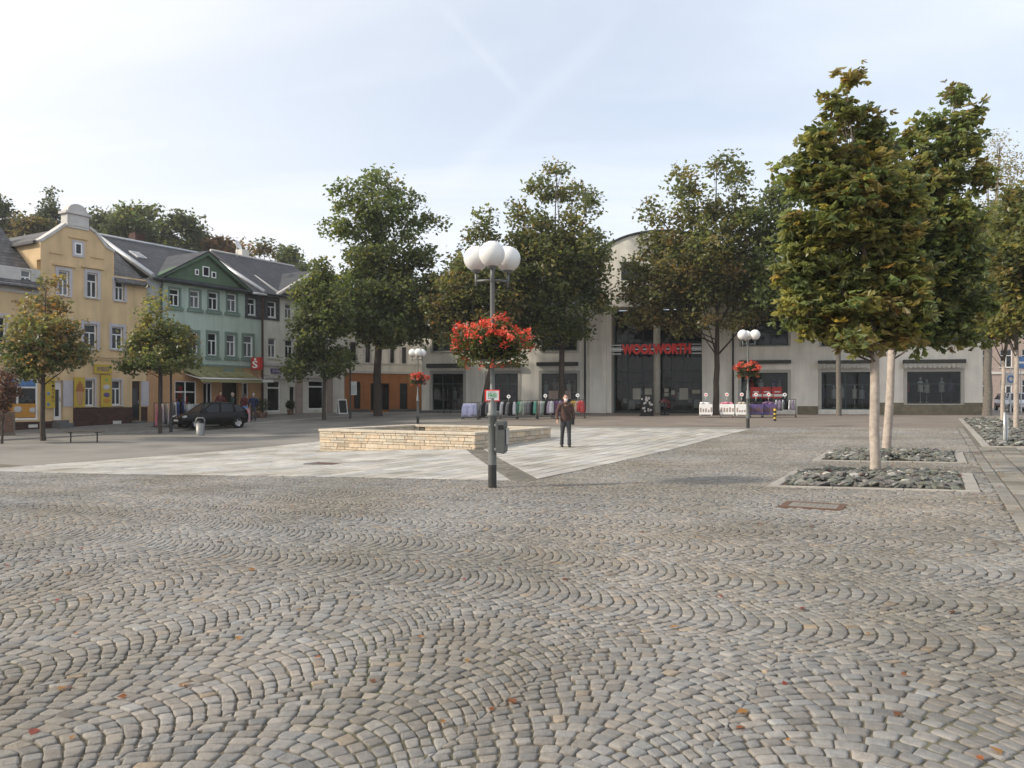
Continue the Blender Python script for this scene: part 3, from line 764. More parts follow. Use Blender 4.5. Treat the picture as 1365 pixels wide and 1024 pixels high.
PAL = {
 'olive': [(.082, .092, .030), (.072, .086, .030), (.100, .100, .032), (.092, .078, .028), (.060, .078, .030)],
 'rust':  [(.098, .082, .030), (.085, .082, .030), (.115, .080, .030), (.072, .078, .030), (.092, .065, .030)],
 'green': [(.052, .072, .024), (.062, .080, .026), (.047, .063, .023), (.075, .082, .028), (.056, .068, .028)],
 'dgreen': [(.042, .058, .022), (.052, .066, .024), (.060, .068, .026), (.045, .054, .024)],
 'brown': [(.080, .066, .028), (.068, .068, .026), (.088, .066, .028), (.060, .062, .028)],
 'mix':   [(.064, .075, .027), (.076, .082, .028), (.056, .066, .026), (.086, .078, .030), (.050, .062, .025)],
 'yellow': [(.125, .120, .036), (.110, .112, .034), (.092, .100, .034), (.112, .092, .034), (.078, .092, .034)],
 'conifer': [(.040, .055, .032), (.05, .062, .034), (.06, .064, .034)],
 'red': [(.12, .065, .038), (.095, .062, .034), (.080, .060, .030), (.11, .080, .04)],
 'purple': [(.060, .030, .026), (.045, .028, .024), (.070, .042, .030)],
 'grey': [(.12, .115, .06), (.10, .10, .05), (.14, .12, .07)],
}
def tree(name, label, cat, base, blobs, pal, nleaf, lsize, trunk_r, trunk_px=None, bark='bark', group=None, palmate=False, clump=.55, per=30, pal2=None, limbs=10, depth=1.0, zfork=None, seed=0, shell=.55, lum=1.0):
    """base = (x, y, z); blobs are crown masses (px, py, rx, ry) measured on the photo at the tree's own distance"""
    global NR
    NR = np.random.default_rng(seed + 100); rr = random.Random(seed)
    d = base[1]; k = d / F
    t = thing(name, label, cat, base, 0, group)
    bl = []
    wmax = max(b[2] for b in blobs) * k
    ytop = min(b[1] for b in blobs); yspan = max(b[1] for b in blobs) - ytop
    for (px, py, rx, ry) in blobs:
        x = (px - CX) * k - base[0]; z = (HY - py) * k - base[2]
        ext = max(0, wmax * 1.1 - abs(x) * .5) * depth
        y = rr.uniform(-ext, ext) * .75
        g = (d + y) / d; x = (px - CX) * k * g - base[0]; z = (HY - py) * k * g - base[2]
        bl.append((x, y, z, rx * k * g, max(rx, ry) * k * rr.uniform(.85, 1.15), ry * k * g))
        if depth > .5 and rr.random() < .75 and py > ytop + yspan * .38:                    # a mass behind or before it, so the crown is round
            y2 = -y + rr.uniform(-.3, .3) * wmax; g = (d + y2) / d
            bl.append((((px - CX) * k * g - base[0]) * .97, y2, (HY - py) * k * g - base[2] + rr.uniform(-.3, .1) * ry * k, rx * k * .85, rx * k * .9, ry * k * .85))
    vol = np.array([b[3] * b[4] * b[5] for b in bl])**.75; vol = vol / vol.sum()
    ncl = max(4, nleaf // per)
    cnt = np.maximum(1, np.round(vol * ncl).astype(int))
    cl = []
    for b, c in zip(bl, cnt):
        v = NR.normal(0, 1, (c, 3)); v /= np.linalg.norm(v, axis=1, keepdims=True)
        rad = NR.uniform(shell**2, 1.0, (c, 1))**.5
        cl.append(np.array(b[:3]) + v * rad * np.array(b[3:]) * .94)
    cl = np.concatenate(cl)
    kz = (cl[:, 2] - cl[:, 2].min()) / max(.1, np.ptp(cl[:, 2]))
    # trunk, limbs reaching into the crown masses, and twigs to some clumps
    mb = MB(); rmax = trunk_r
    zlow = min(b[2] - b[5] for b in bl); zt = max(b[2] + b[5] for b in bl)
    fork = zfork if zfork is not None else max(zlow * .9, .2 * zt)
    topx = (trunk_px if trunk_px is not None else 0)
    lean = [(0, 0, -.25), (rr.uniform(-.03, .03), 0, .05)]; rads = [trunk_r * 1.35, trunk_r * 1.12]
    zs = np.linspace(.35, fork, 5); 
    for z in zs: lean.append((topx * (z / fork)**1.3 + rr.gauss(0, trunk_r * .12), rr.gauss(0, trunk_r * .12), z)); rads.append(trunk_r * (1.02 - .22 * z / fork))
    mb.tube(lean, rads, 12)
    ft = Vector(lean[-1]); r0 = rads[-1]
    # leader
    hi = max(bl, key=lambda b: b[2]); end = Vector(hi[:3]) - Vector((0, 0, hi[5] * .6))
    pts = [ft - Vector((0, 0, .1))] + [ft.lerp(end, q) + Vector((rr.gauss(0, .1), rr.gauss(0, .1), 0)) * k * 25 for q in (.25, .5, .75)] + [end]
    mb.tube(pts, [r0, r0 * .66, r0 * .42, r0 * .24, r0 * .10], 8, m=1)
    leader = pts
    for b in rr.sample(bl, min(limbs, len(bl))):
        e = Vector(b[:3]); q = rr.uniform(0, .55) * (1 if e.z > ft.z else .15)
        i = min(3, int(q * 4)); s = leader[i].lerp(leader[i + 1], q * 4 - i)
        if s.z > e.z: s = ft - Vector((0, 0, rr.uniform(0, .12) * fork))
        m = s.lerp(e, .45) + Vector((0, 0, (e - s).length * .08 * rr.uniform(-1, 1)))
        rl = r0 * rr.uniform(.26, .42)
        mb.tube([s, s.lerp(m, .5) + Vector((rr.gauss(0, .04), rr.gauss(0, .04), 0)), m, m.lerp(e, .6), e], [rl, rl * .85, rl * .65, rl * .42, rl * .15], 6, m=1)
        near = np.argsort(((cl - np.array(e))**2).sum(1))[:7]
        for j in near:
            p = Vector(cl[j]); w = m.lerp(e, rr.uniform(.2, 1)); mb.tube([w, w.lerp(p, .5) + Vector((0, 0, .03)), p], [rl * .28, rl * .2, rl * .08], 4, m=1, cap=False)
    mb.build('trunk', [M[bark], M['limb' if bark == 'barkpale' else bark]], t)
    # leaves
    rep = NR.poisson(per, len(cl)) + 2
    ctr = np.repeat(cl, rep, 0); csz = clump * NR.uniform(.6, 1.25, len(cl))
    off = np.clip(NR.normal(0, 1, ctr.shape), -1.7, 1.7) * np.repeat(csz, rep)[:, None] * np.array([.5, .5, .34])
    ctr = ctr + off
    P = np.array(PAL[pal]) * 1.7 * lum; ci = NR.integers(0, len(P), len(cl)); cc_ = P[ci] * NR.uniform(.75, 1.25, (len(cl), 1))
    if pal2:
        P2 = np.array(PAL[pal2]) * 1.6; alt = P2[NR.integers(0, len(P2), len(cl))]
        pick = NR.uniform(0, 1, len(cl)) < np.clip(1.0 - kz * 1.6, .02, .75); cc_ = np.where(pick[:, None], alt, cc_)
    cols = np.repeat(cc_, rep, 0) * NR.uniform(.72, 1.3, (len(ctr), 1))
    odd = NR.uniform(0, 1, len(ctr)) < .05
    cols[odd] = cols[odd] * np.array([1.6, 1.2, .9])
    size = lsize * NR.uniform(.65, 1.3, len(ctr))
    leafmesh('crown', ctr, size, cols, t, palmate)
    return t

def gbase(px, d): 
    x, y, z = gp(px, d); return (x, y, z)
# the two chestnuts in the square beds and the trees of the long bed
tree('chestnut_tree', 'chestnut tree with yellowing leaves and pale trunk in the nearest stone bed', 'tree', gbase(1166, 15.3),
     [(1128,106,18,13),(1122,140,28,20),(1152,165,34,20),(1102,190,38,22),(1058,206,22,12),(1165,205,40,24),(1080,240,36,22),(1140,250,55,32),(1195,258,40,28),(1105,300,55,34),(1160,320,60,36),(1068,335,26,32),(1112,368,52,34),(1185,372,52,34),(1082,402,30,26),(1150,412,52,28),(1205,415,42,26),(1110,440,28,12),(1150,452,38,14),(1075,428,24,18),(1062,392,20,22),(1202,452,24,12),(1130,225,40,24),(1195,300,34,34),(1205,350,34,36),(1060,300,20,22),(1058,360,18,20)],
     'olive', 7000, .175, .098, None, 'barkpale', palmate=True, clump=.27, per=9, pal2='yellow', limbs=16, zfork=2.45, lum=1.2, seed=1, shell=.3, depth=.75)
tree('chestnut_tree', 'chestnut tree just behind the nearest one, its pale trunk in the second stone bed', 'tree', gbase(1182, 20.4),
     [(1276,124,20,12),(1286,152,24,18),(1242,160,26,14),(1270,195,36,22),(1222,190,22,18),(1302,186,15,8),(1250,232,46,28),(1298,240,24,28),(1262,290,46,32),(1278,345,34,36),(1230,335,46,36),(1250,395,46,28),(1205,300,36,36),(1200,372,36,34),(1208,432,38,16),(1270,425,28,16),(1190,240,26,24),(1242,442,28,14),(1288,452,20,9),(1310,400,20,20),(1215,250,30,26),(1205,215,18,18),(1218,285,34,28)],
     'olive', 6200, .19, .11, .15, 'barkpale', palmate=True, clump=.32, per=9, pal2='green', limbs=16, zfork=2.7, lum=1.25, seed=2, shell=.3, depth=.75)
tree('linden_tree', 'young tree with pale trunk behind the steel post in the long stone bed', 'tree', gbase(1337, 38),
     [(1330,300,32,26),(1308,345,34,32),(1345,365,30,34),(1302,398,36,28),(1330,428,44,26),(1290,430,22,14),(1345,330,30,30),(1300,310,28,24),(1288,368,26,26),(1322,385,36,30),(1345,285,26,20)], 'olive', 17000, .22, .10, None, 'barkpale', clump=.55, per=26, pal2='green', zfork=3.0, seed=3)
tree('linden_tree', 'young yellowing tree with pale trunk at the right edge of the long stone bed', 'tree', gbase(1355, 32),
     [(1372,290,30,32),(1360,340,36,36),(1378,400,38,36),(1345,425,30,20),(1395,350,36,40),(1340,380,20,22),(1352,295,28,26),(1335,330,24,26),(1330,420,28,22),(1362,262,20,16)], 'mix', 17000, .22, .10, None, 'barkpale', clump=.5, per=26, pal2='yellow', zfork=3.2, seed=4)
tree('tall_tree', 'tall thin crowned tree with a thick dark trunk at the right end of the store', 'tree', gbase(1316, 52),
     [(1333,190,18,14),(1318,228,30,22),(1352,228,24,26),(1330,268,30,18),(1320,330,34,30),(1345,380,34,30),(1312,420,30,22)], 'grey', 4200, .17, .27, None, 'barkgrey', clump=.9, per=20, zfork=5.5, seed=5, shell=.4)
tree('plane_tree', 'tree with slim grey trunk before the shop door, crown half behind the chestnut', 'tree', gbase(1118, 52.5),
     [(1040,262,24,18),(1012,292,26,18),(1052,312,32,26),(1032,350,32,30),(1062,400,34,30),(1098,420,34,26),(1092,358,34,36),(1130,400,34,30),(1020,392,22,20),(1105,300,34,34)], 'green', 20000, .30, .17, None, 'barkgrey', clump=.85, per=30, zfork=5.0, seed=6)
# trees in front of the store
tree('plane_tree', 'big brownish tree with a forked dark trunk right of the store entrance', 'tree', gbase(955, 54.5),
     [(955,216,22,12),(912,240,24,17),(985,236,22,18),(872,284,20,14),(925,275,34,24),(985,285,32,26),(880,328,30,22),(940,335,42,28),(1008,330,26,32),(872,388,34,22),(930,388,46,26),(1000,388,30,26),(860,418,24,12),(928,428,26,12),(1018,410,16,16),(850,355,18,14),(900,318,36,24),(895,358,40,26),(848,388,24,16),(960,300,40,26),(1018,370,30,26),(846,424,22,10),(884,424,24,10),(908,438,18,8),(985,425,24,16),(960,360,46,30)], 'mix', 26000, .29, .22, None, 'bark', clump=.85, per=32, pal2='brown', zfork=4.2, seed=7, limbs=18)
tree('plane_tree', 'tall dark tree with a straight trunk behind the clothes racks left of the entrance', 'tree', gbase(749, 55),
     [(742,228,14,11),(722,254,24,18),(764,260,26,20),(692,284,20,16),(788,276,16,14),(740,300,40,26),(702,330,30,26),(778,330,30,26),(736,370,50,32),(790,384,24,22),(700,400,32,26),(750,418,40,22),(722,446,16,16),(804,410,10,14),(690,360,20,20),(690,432,24,16),(760,440,26,12),(735,335,44,28),(790,350,24,22)], 'mix', 23000, .29, .23, None, 'bark', clump=.85, per=32, pal2='dgreen', zfork=4.6, seed=8, limbs=18)
tree('plane_tree', 'tree with a thin leaning trunk behind the flower basket of the near lamp', 'tree', gbase(643, 53),
     [(646,286,14,14),(640,320,24,20),(616,350,22,17),(628,395,36,26),(602,420,22,18),(650,428,34,22),(602,448,16,11),(660,358,26,26),(640,450,20,14),(670,400,24,24),(580,412,20,18),(608,378,26,20),(688,442,16,10),(640,372,34,24)], 'mix', 13000, .29, .17, .75, 'bark', clump=.8, per=30, pal2='brown', zfork=4.4, seed=9)
tree('maple_tree', 'large dark green maple with a thick trunk and two storeyed crown left of the store', 'tree', gbase(504, 56),
     [(505,246,26,15),(472,264,30,18),(540,268,26,18),(480,298,40,22),(530,304,44,25),(574,298,18,12),(450,308,24,10),(506,342,20,16),(468,376,26,16),(482,408,48,26),(545,398,44,34),(452,420,20,24),(582,388,20,30),(520,442,44,18),(568,440,24,16),(440,392,16,16),(505,280,40,22),(520,395,40,26),(500,430,40,18),(490,335,34,18),(530,350,36,20),(505,365,44,18),(560,340,22,18)], 'green', 26000, .30, .30, None, 'bark', clump=.9, per=34, pal2='dgreen', zfork=5.2, seed=10, limbs=18)
# left row
tree('maple_tree', 'dark green tree with a thin trunk before the cream house', 'tree', gbase(432, 51.5),
     [(430,362,16,18),(420,395,32,26),(445,420,25,26),(410,440,25,26),(425,468,34,18),(396,490,16,14),(455,478,15,12),(430,492,26,8)], 'green', 9500, .26, .12, None, 'bark', clump=.7, per=30, pal2='dgreen', zfork=3.4, seed=11)
tree('linden_tree', 'small olive brown street tree with a thin trunk left of the black car', 'tree', gbase(213, 41),
     [(208,396,9,11),(205,430,24,24),(190,460,23,20),(235,455,27,24),(215,480,42,14),(176,488,16,9),(254,484,14,9)], 'olive', 6500, .20, .085, None, 'bark', clump=.5, per=26, pal2='dgreen', zfork=3.2, seed=12)
tree('linden_tree', 'bushy brown tinged street tree before the yellow house', 'tree', gbase(57, 35.5),
     [(62,376,12,14),(60,410,28,24),(50,445,40,26),(72,474,42,18),(26,470,24,22),(108,470,20,10),(48,494,34,8),(84,440,24,20)], 'rust', 6800, .20, .11, None, 'bark', clump=.5, per=26, pal2='dgreen', zfork=2.7, seed=13)
tree('plum_tree', 'small dark red leaved tree at the left edge before the shop window', 'tree', gbase(3, 33.5),
     [(2,505,16,16),(12,525,12,16),(-8,535,18,18)], 'purple', 1500, .15, .05, None, 'bark', clump=.35, per=20, zfork=.9, seed=14)
# ------------------------------------------------------------------ houses
def wallgrid(mb, x0, x1, z0, z1, holes, th=.22, m=0, y=0.0):
    """front wall with real openings and reveals; viewer at -y"""
    xs = sorted({x0, x1, *[h[0] for h in holes], *[h[1] for h in holes]}); xs = [x for x in xs if x0 <= x <= x1]
    zs = sorted({z0, z1, *[h[2] for h in holes], *[h[3] for h in holes]}); zs = [z for z in zs if z0 <= z <= z1]
    for i in range(len(xs) - 1):
        for k in range(len(zs) - 1):
            cx, cz = (xs[i] + xs[i+1]) / 2, (zs[k] + zs[k+1]) / 2
            if any(h[0] < cx < h[1] and h[2] < cz < h[3] for h in holes): continue
            mb.quad((xs[i], y, zs[k]), (xs[i+1], y, zs[k]), (xs[i+1], y, zs[k+1]), (xs[i], y, zs[k+1]), m)
    for a, b, c, d in holes:
        mb.quad((a, y, c), (a, y, d), (a, y+th, d), (a, y+th, c), m); mb.quad((b, y, d), (b, y, c), (b, y+th, c), (b, y+th, d), m)
        mb.quad((a, y, d), (b, y, d), (b, y+th, d), (a, y+th, d), m); mb.quad((b, y, c), (a, y, c), (a, y+th, c), (b, y+th, c), m)

def window(p, r, style='cross', frame='white', glass='glass', y=.10, sill=True, w=.065, sillm='offwhite', name='window', bars=None, shop=True):
    """frame > pane, sill in the opening r = (x0, x1, z0, z1)"""
    a, b, c, d = r; mb = MB(); g = .004
    a += g; b -= g; c += g; d -= g
    mb.box(a, a + w, y, y + .07, c, d); mb.box(b - w, b, y, y + .07, c, d)
    mb.box(a + w, b - w, y, y + .07, c, c + w); mb.box(a + w, b - w, y, y + .07, d - w, d)
    if style in ('cross', 'transom'):
        zt = c + (d - c) * .66; mb.box(a + w, b - w, y + .002, y + .066, zt - w * .45, zt + w * .45)
        if style == 'cross': mb.box((a+b)/2 - w*.5, (a+b)/2 + w*.5, y + .004, y + .062, c + w, zt - w * .45)
    if style == 'door':
        mb.box((a+b)/2 - w*.5, (a+b)/2 + w*.5, y + .004, y + .062, c + w, d - w)
    if bars:
        for q in bars[0]: x = a + (b - a) * q; mb.box(x - w/2, x + w/2, y + .004, y + .062, c + w, d - w)
        for q in bars[1]: z = c + (d - c) * q; mb.box(a + w, b - w, y + .006, y + .058, z - w/2, z + w/2)
    f = mb.build(name, M[frame], p)
    mb = MB(); mb.quad((a + w*.5, y + .04, c + w*.5), (b - w*.5, y + .04, c + w*.5), (b - w*.5, y + .04, d - w*.5), (a + w*.5, y + .04, d - w*.5))
    mb.build('pane', M['clear' if glass == 'shopglass' else glass], f)
    if glass == 'shopglass' and shop: room(f, r)
    if sill:
        mb = MB(); mb.box(a - .12, b + .12, -.10, .06, c - .07, c - .004); mb.build('sill', M[sillm], f)
    return f
def room(p, h, y=.32, depth=1.8):
    a, b, c, d = h; mb = MB(); y1 = y + depth; a -= .3; b += .3; d += .1
    mb.quad((a, y1, c), (b, y1, c), (b, y1, d), (a, y1, d)); mb.quad((a, y, c), (b, y, c), (b, y1, c), (a, y1, c)); mb.quad((a, y, d), (a, y1, d), (b, y1, d), (b, y, d))
    mb.quad((a, y, c), (a, y1, c), (a, y1, d), (a, y, d)); mb.quad((b, y, d), (b, y1, d), (b, y1, c), (b, y, c)); mb.build('shop_interior', M['room'], p)
def mannequin(p, x, y, z, h, m):
    mb = MB(); mb.lathe([(.02, 0), (.16, .02), (.02, .06), (.02, h*.40), (.21, h*.42), (.17, h*.60), (.20, h*.78), (.17, h*.84), (.05, h*.87), (.045, h*.9), (.085, h*.94), (.08, h*.99), (.01, h*1.02)], 12, at=(x, y, z)); mb.build('mannequin', M[m], p)
def surround(mb, r, w=.2, pr=.03, bottom=False, m=0):
    a, b, c, d = r
    mb.box(a - w, a, -pr, .05, c, d + w, m); mb.box(b, b + w, -pr, .05, c, d + w, m); mb.box(a, b, -pr, .05, d, d + w, m)
    if bottom: mb.box(a - w, b + w, -pr, .05, c - w, c, m)
def slope(mb, x0, x1, ye, ze, yr, zr, th=.12, m=0, over=0):
    """roof slope from eave (ye, ze) to ridge (yr, zr)"""
    d = Vector((yr - ye, zr - ze)).normalized(); n = Vector((-d.y, d.x)) * th
    y0, z0 = ye - d.x * over, ze - d.y * over
    vs = []
    for x in (x0, x1): vs += [(x, y0, z0), (x, yr, zr), (x, yr + n.x, zr + n.y), (x, y0 + n.x, z0 + n.y)]
    mb.add(vs, [(0,1,2,3),(7,6,5,4),(0,4,5,1),(1,5,6,2),(2,6,7,3),(3,7,4,0)], m)

def pieces(name, boxes, material, parent, bevel=0):
    """each box a part of its own"""
    for q in boxes:
        mb = MB(); mb.box(*q); mb.build(name, material, parent, bevel)
def framed(f, h, w, pr, material, bottom=False, band=None):
    """a raised surround (and sill band) belonging to window f"""
    mb = MB(); surround(mb, h, w, pr, bottom)
    if band: mb.box(h[0] - band[0], h[1] + band[0], -.12, .04, h[2] - band[1], h[2] - .08)
    mb.build('surround', material, f)

class Facade:
    def __init__(s, o, rz, zg): s.o, s.rz, s.zg = o, rz, zg
    def p(s, px, py):
        t, z = onplane(s.o, s.rz, px, py); return t, z - s.zg
    def r(s, x0, x1, y0, y1):
        """photo rectangle -> (x0, x1, z0, z1) on the facade"""
        xm = (x0 + x1) / 2; return s.p(x0, (y0+y1)/2)[0], s.p(x1, (y0+y1)/2)[0], s.p(xm, y1)[1], s.p(xm, y0)[1]
    def empty(s, name, label, cat): return thing(name, label, cat, (s.o[0], s.o[1], s.zg), s.rz)
    def world(s, x, y, z=0):
        c, n = math.cos(s.rz), math.sin(s.rz); return s.o[0] + x*c - y*n, s.o[1] + x*n + y*c, s.zg + z

ROW = Facade(SP, SR, -1.5)
X = lambda px: ROW.p(px, 500)[0]
RW = ROW.r

# ---------------- yellow house
t = ROW.empty('yellow_house', 'yellow house with a curved gable topped by a rounded block', 'house')
xl, xa, xb, xr = X(-75), X(54), X(152), X(195.5)
zl, zr_ = ROW.p(15, 383)[1], ROW.p(165, 378)[1]
up = [RW(78,92,361,394), RW(116,130,364,397), RW(153.5,165.5,374,401), RW(79,93,428,464), RW(112,129,432,466), RW(149,164,436,466), RW(-8,8,422,457), RW(-44,-26,418,455)]
gr = [RW(113.5,126,506,541), RW(149,161.5,507,540), RW(72,84,507,560), RW(176,188,508,561), RW(4,51,504,560)]
wm = MB()
left = [h for h in up + gr if h[1] < xa]; mid_ = [h for h in up + gr if xa < h[0] < xb]; right = [h for h in up + gr if h[0] > xb]
zmid = ROW.p(103, 415)[1]; gz0 = ROW.p(103, 353)[1]
wallgrid(wm, xl, xa, -1, zl, left); wallgrid(wm, xa, xr, -1, zmid, [h for h in up[3:6] + gr[:4]]); wallgrid(wm, xa, xb, zmid, gz0, up[:2]); wallgrid(wm, xb, xr, zmid, ROW.p(165, 369)[1], [up[2]])
wm.box(xa, xa + .3, .352, 4.2, zl - .5, ROW.p(54, 324)[1]); wm.box(xb - .3, xb, .352, 4.2, zr_ - .5, ROW.p(152, 338)[1])
# gable outline above
out = [(xa, gz0)] + [(X(a), ROW.p(a, b)[1]) for a, b in ((54,323),(61,319),(75,310),(89,300.5),(118,305),(126,311),(133,320),(141,331),(152,337))] + [(xb, gz0)]
wm.prism(out[::-1], 0, .35)
wm.box(xl, xl + .3, .3, 9, -1, zl); wm.box(xr - .3, xr, .3, 9, -1, zr_)
wm.build('wall', M['yellow'], t)
# coping and rounded block
cp = MB()
for p, q in zip(out[1:-2], out[2:-1]):
    d = Vector((q[0]-p[0], q[1]-p[1])).normalized(); n = Vector((-d.y, d.x)) * .16
    cp.prism([(p[0], p[1] + .002), (p[0] + n.x, p[1] + n.y), (q[0] + n.x, q[1] + n.y), (q[0], q[1] + .002)][::-1], -.08, .5)
b0, b1, bz0, bz1 = X(89), X(118), ROW.p(103, 303)[1], ROW.p(103, 287)[1]
cp.box(b0, b1, -.06, .55, bz0 - .1, bz1); cp.box(b0 - .12, b1 + .12, -.14, .62, bz1, bz1 + .14)
bc, br = (b0 + b1) / 2, (b1 - b0) / 2 * .92; zt_ = ROW.p(103, 272)[1]
arcp = [(bc + br * math.cos(q), bz1 + .14 + (zt_ - bz1 - .14) * math.sin(q)) for q in np.linspace(0, math.pi, 15)]
cp.prism(arcp[::-1], -.02, .5)
cp.build('gable_coping', M['offwhite'], t, bevel=.02)
# roofs: left part behind the gable, right part, cross roof
rf = MB(); zrd = ROW.p(20, 300)[1] + 1.0
slope(rf, xl, xa - .002, -.25, zl + .1, 4.6, zrd, over=.2); slope(rf, xl, xa - .002, 9.4, zl + .1, 4.602, zrd)
slope(rf, xb + .002, xr - .05, -.2, zr_ + .02, 5.0, ROW.p(165, 378)[1] + 3.6, over=.2)
rf.build('roof', M['slategrey'], t)
cr = MB(); apx = X(103); zap = ROW.p(103, 304)[1]
for sgn, xe, ze in ((-1, xa - .25, ROW.p(54, 322)[1] - .1), (1, xb + .25, ROW.p(152, 337)[1] - .1)):
    vs = [(apx, .3, zap), (xe, .3, ze), (xe, 8, ze), (apx, 8, zap)]; vs2 = [(x, y, z + .12) for x, y, z in vs]
    cr.add(vs + vs2, [(0,1,2,3),(7,6,5,4),(0,4,5,1),(1,5,6,2),(2,6,7,3),(3,7,4,0)])
cr.build('gable_roof', M['slategrey'], t)
pieces('door_reveal', [(gr[2][1], gr[2][1] + .55, -.03, .05, 1.0, gr[2][3]), (gr[3][1] + .002, gr[3][1] + .5, -.03, .05, 1.0, gr[3][3])], M['lav'], t)
class Boxes(list):
    def box(s, *q): s.append(q)
tm = Boxes()
zc = ROW.p(100, 472)[1]; tm.box(xl, xr, -.10, .05, zc - .14, zc + .10); tm.box(xl, xr, -.05, .05, zc - .26, zc - .142)
for h in up[:2]: tm.box(h[0] - .35, h[1] + .35, -.12, .05, h[3] + .24, h[3] + .34)
for a, b, y_ in ((66, 84, 337), (121, 138, 343)):
    q = RW(a, b, y_, y_ + 1.5); tm.box(q[0], q[1], -.06, .05, q[2], q[3])
for a, b, y_ in ((91, 116, 317),): 
    q = RW(a, b, y_, y_ + 1.5); tm.box(q[0], q[1], -.08, .05, q[2], q[3])
pieces('cornice', tm, M['yellow'], t)
g = RW(99, 109, 324, 340)
mb = MB(); mb.box(g[0], g[1], -.045, .0, g[2], g[3]); f = mb.build('window', M['white'], t); framed(f, g, .12, .05, M['lav'], True)
mb = MB(); mb.quad((g[0]+.08, -.05, g[2]+.08), (g[1]-.08, -.05, g[2]+.08), (g[1]-.08, -.05, g[3]-.08), (g[0]+.08, -.05, g[3]-.08)); mb.build('pane', M['glass'], f)
for i, h in enumerate(up): framed(window(t, h, glass='glass2' if i in (0, 3) else 'glass'), h, .17, .035, M['lav'])
for h in gr[:2]: framed(window(t, h), h, .1, .03, M['lav'])
# doors and steps
for h, mm, nm in ((gr[2], 'white', 'door'), (gr[3], 'doorbrown', 'door')):
    mb = MB(); y0 = .16; mb.box(h[0]+.01, h[1]-.01, y0, y0 + .06, h[2], h[3]-.01); d_ = mb.build(nm, M[mm], t)
    mb = MB(); mb.quad((h[0]+.14, y0 - .004, h[2]+.2), (h[1]-.14, y0 - .004, h[2]+.2), (h[1]-.14, y0 - .004, h[3]-.5), (h[0]+.14, y0 - .004, h[3]-.5)); mb.build('pane', M['glass'], d_)
    mb = MB(); mb.box(h[1]-.11, h[1]-.08, y0 - .06, y0 - .002, h[2]+1.0, h[2]+1.2); mb.build('handle', M['inox'], d_)
    mb = MB(); mb.box(h[0]-.15, h[1]+.15, -.75, .15, -1, h[2]-.16); mb.box(h[0]-.1, h[1]+.1, -.4, .15, h[2]-.16, h[2]-.01); mb.build('step', M['greyplinth'], t)
# clinker plinth
zp = ROW.p(120, 543.5)[1]
pieces('plinth', [(a, b, -.07, .04, -1, zp if a > gr[4][1] else gr[4][2] - .1) for a, b in ((gr[2][1] + .56, gr[3][0]), (gr[3][1] + .002, xr), (xl, gr[2][0]))], M['clinker'], t)
for px, py, w_ in ((155, 563, 11), (43, 568, 12)):
    q = RW(px - w_/2, px + w_/2, py - 2, py + 2); mb = MB(); mb.box(q[0], q[1], -.09, .0, q[2], q[3]); mb.build('vent', M['cream'], t)
# shop window with blue fascia and orange strip
h = gr[4]; window(t, h, 'none', sill=False, glass='shopglass', name='shop_window', w=.09, bars=([.42], [.78]), y=.06)
mb = MB(); mb.box(h[0]+.12, h[1]-.12, .05, .09, h[2] + (h[3]-h[2])*.80, h[3]-.1); mb.build('blue_fascia', M['signblue'], t)
mb = MB(); mb.box(h[0]+.3, h[1]-.12, .05, .095, h[2]+.12, h[2]+.85); s_ = mb.build('orange_strip', M['signorange'], t)
for i in range(3):
    mb = MB(); mb.ball((h[0] + .75 + i * .75, .04, h[2] + .55 - .05 * i), .17 - .03 * i, 12, sz=(1.3, .1, 1)); mb.build('food_print', M['offwhite'], s_)
mb = MB()
for i, (u, v, w1, h1) in enumerate(((.62, .5, .3, .3), (.8, .46, .18, .24), (.9, .4, .3, .2))):
    mb.box(h[0] + (h[1]-h[0])*u - w1, h[0] + (h[1]-h[0])*u + w1, .60, .64, h[2] + (h[3]-h[2])*v - h1, h[2] + (h[3]-h[2])*v + h1)
mb.build('window_display', M['glass2'], t)
text('lettering', 'Laden', M['red'], t, 1.3, .3, (h[0] + .25, .09, h[2] + 1.9), .01)
# white dormer zone of the left roof
dm = MB(); q = RW(-70, 53, 352, 387); hole = RW(27, 41, 360, 388)
wallgrid(dm, q[0], q[1], q[2], q[3], [hole], y=-.06); dm.build('dormer', M['offwhite'], t)
window(t, hole, y=.04, sill=False, glass='glass2')
for u0, u1, v0, v1, r0 in ((xl, X(52), -.28, zl + .12, .09), (X(153), xr, -.3, zr_, .07)): gt = MB(); gt.tube([(u0, v0, v1), (u1, v0, v1)], r0, 8); gt.build('gutter', M['zinc'], t)
# advertising panels on the ground floor
def panel(rr_, label, deco, mname='signyellow'):
    p = thing('advertising_panel', label, 'sign', ROW.world(rr_[0], -.11, rr_[2]), SR, None)
    w_, h_ = rr_[1] - rr_[0], rr_[3] - rr_[2]; mb = MB(); mb.box(0, w_, -.03, .03, 0, h_); mb.build('board', M[mname], p); deco(p, w_, h_)
def cone(p, w, h):
    mb = MB(); mb.prism([(w*.3, h*.06), (w*.7, h*.06), (w*.86, h*.52), (w*.14, h*.52)], -.045, -.031); mb.build('cone_print', M['peach'], p)
    mb = MB()
    for i, (sx, zz) in enumerate(((.42, .56), (.36, .66), (.27, .75), (.16, .83))):
        mb.ball((w*.5, -.036, h*zz), w*sx, 14, sz=(1, .03, .55))
    mb.build('scoop_print', M['orange'], p)
def blobs_(p, w, h):
    for nm, mm, zz, rr_ in (('roll_print', 'offwhite', .62, .34), ('cup_print', 'purple', .38, .3), ('leaf_print', 'signgreen', .84, .13), ('plate_print', 'signorange', .2, .3)):
        mb = MB(); mb.ball((w*.5, -.036, h*zz), w*rr_, 14, sz=(1, .03, .7)); mb.build(nm, M[mm], p)
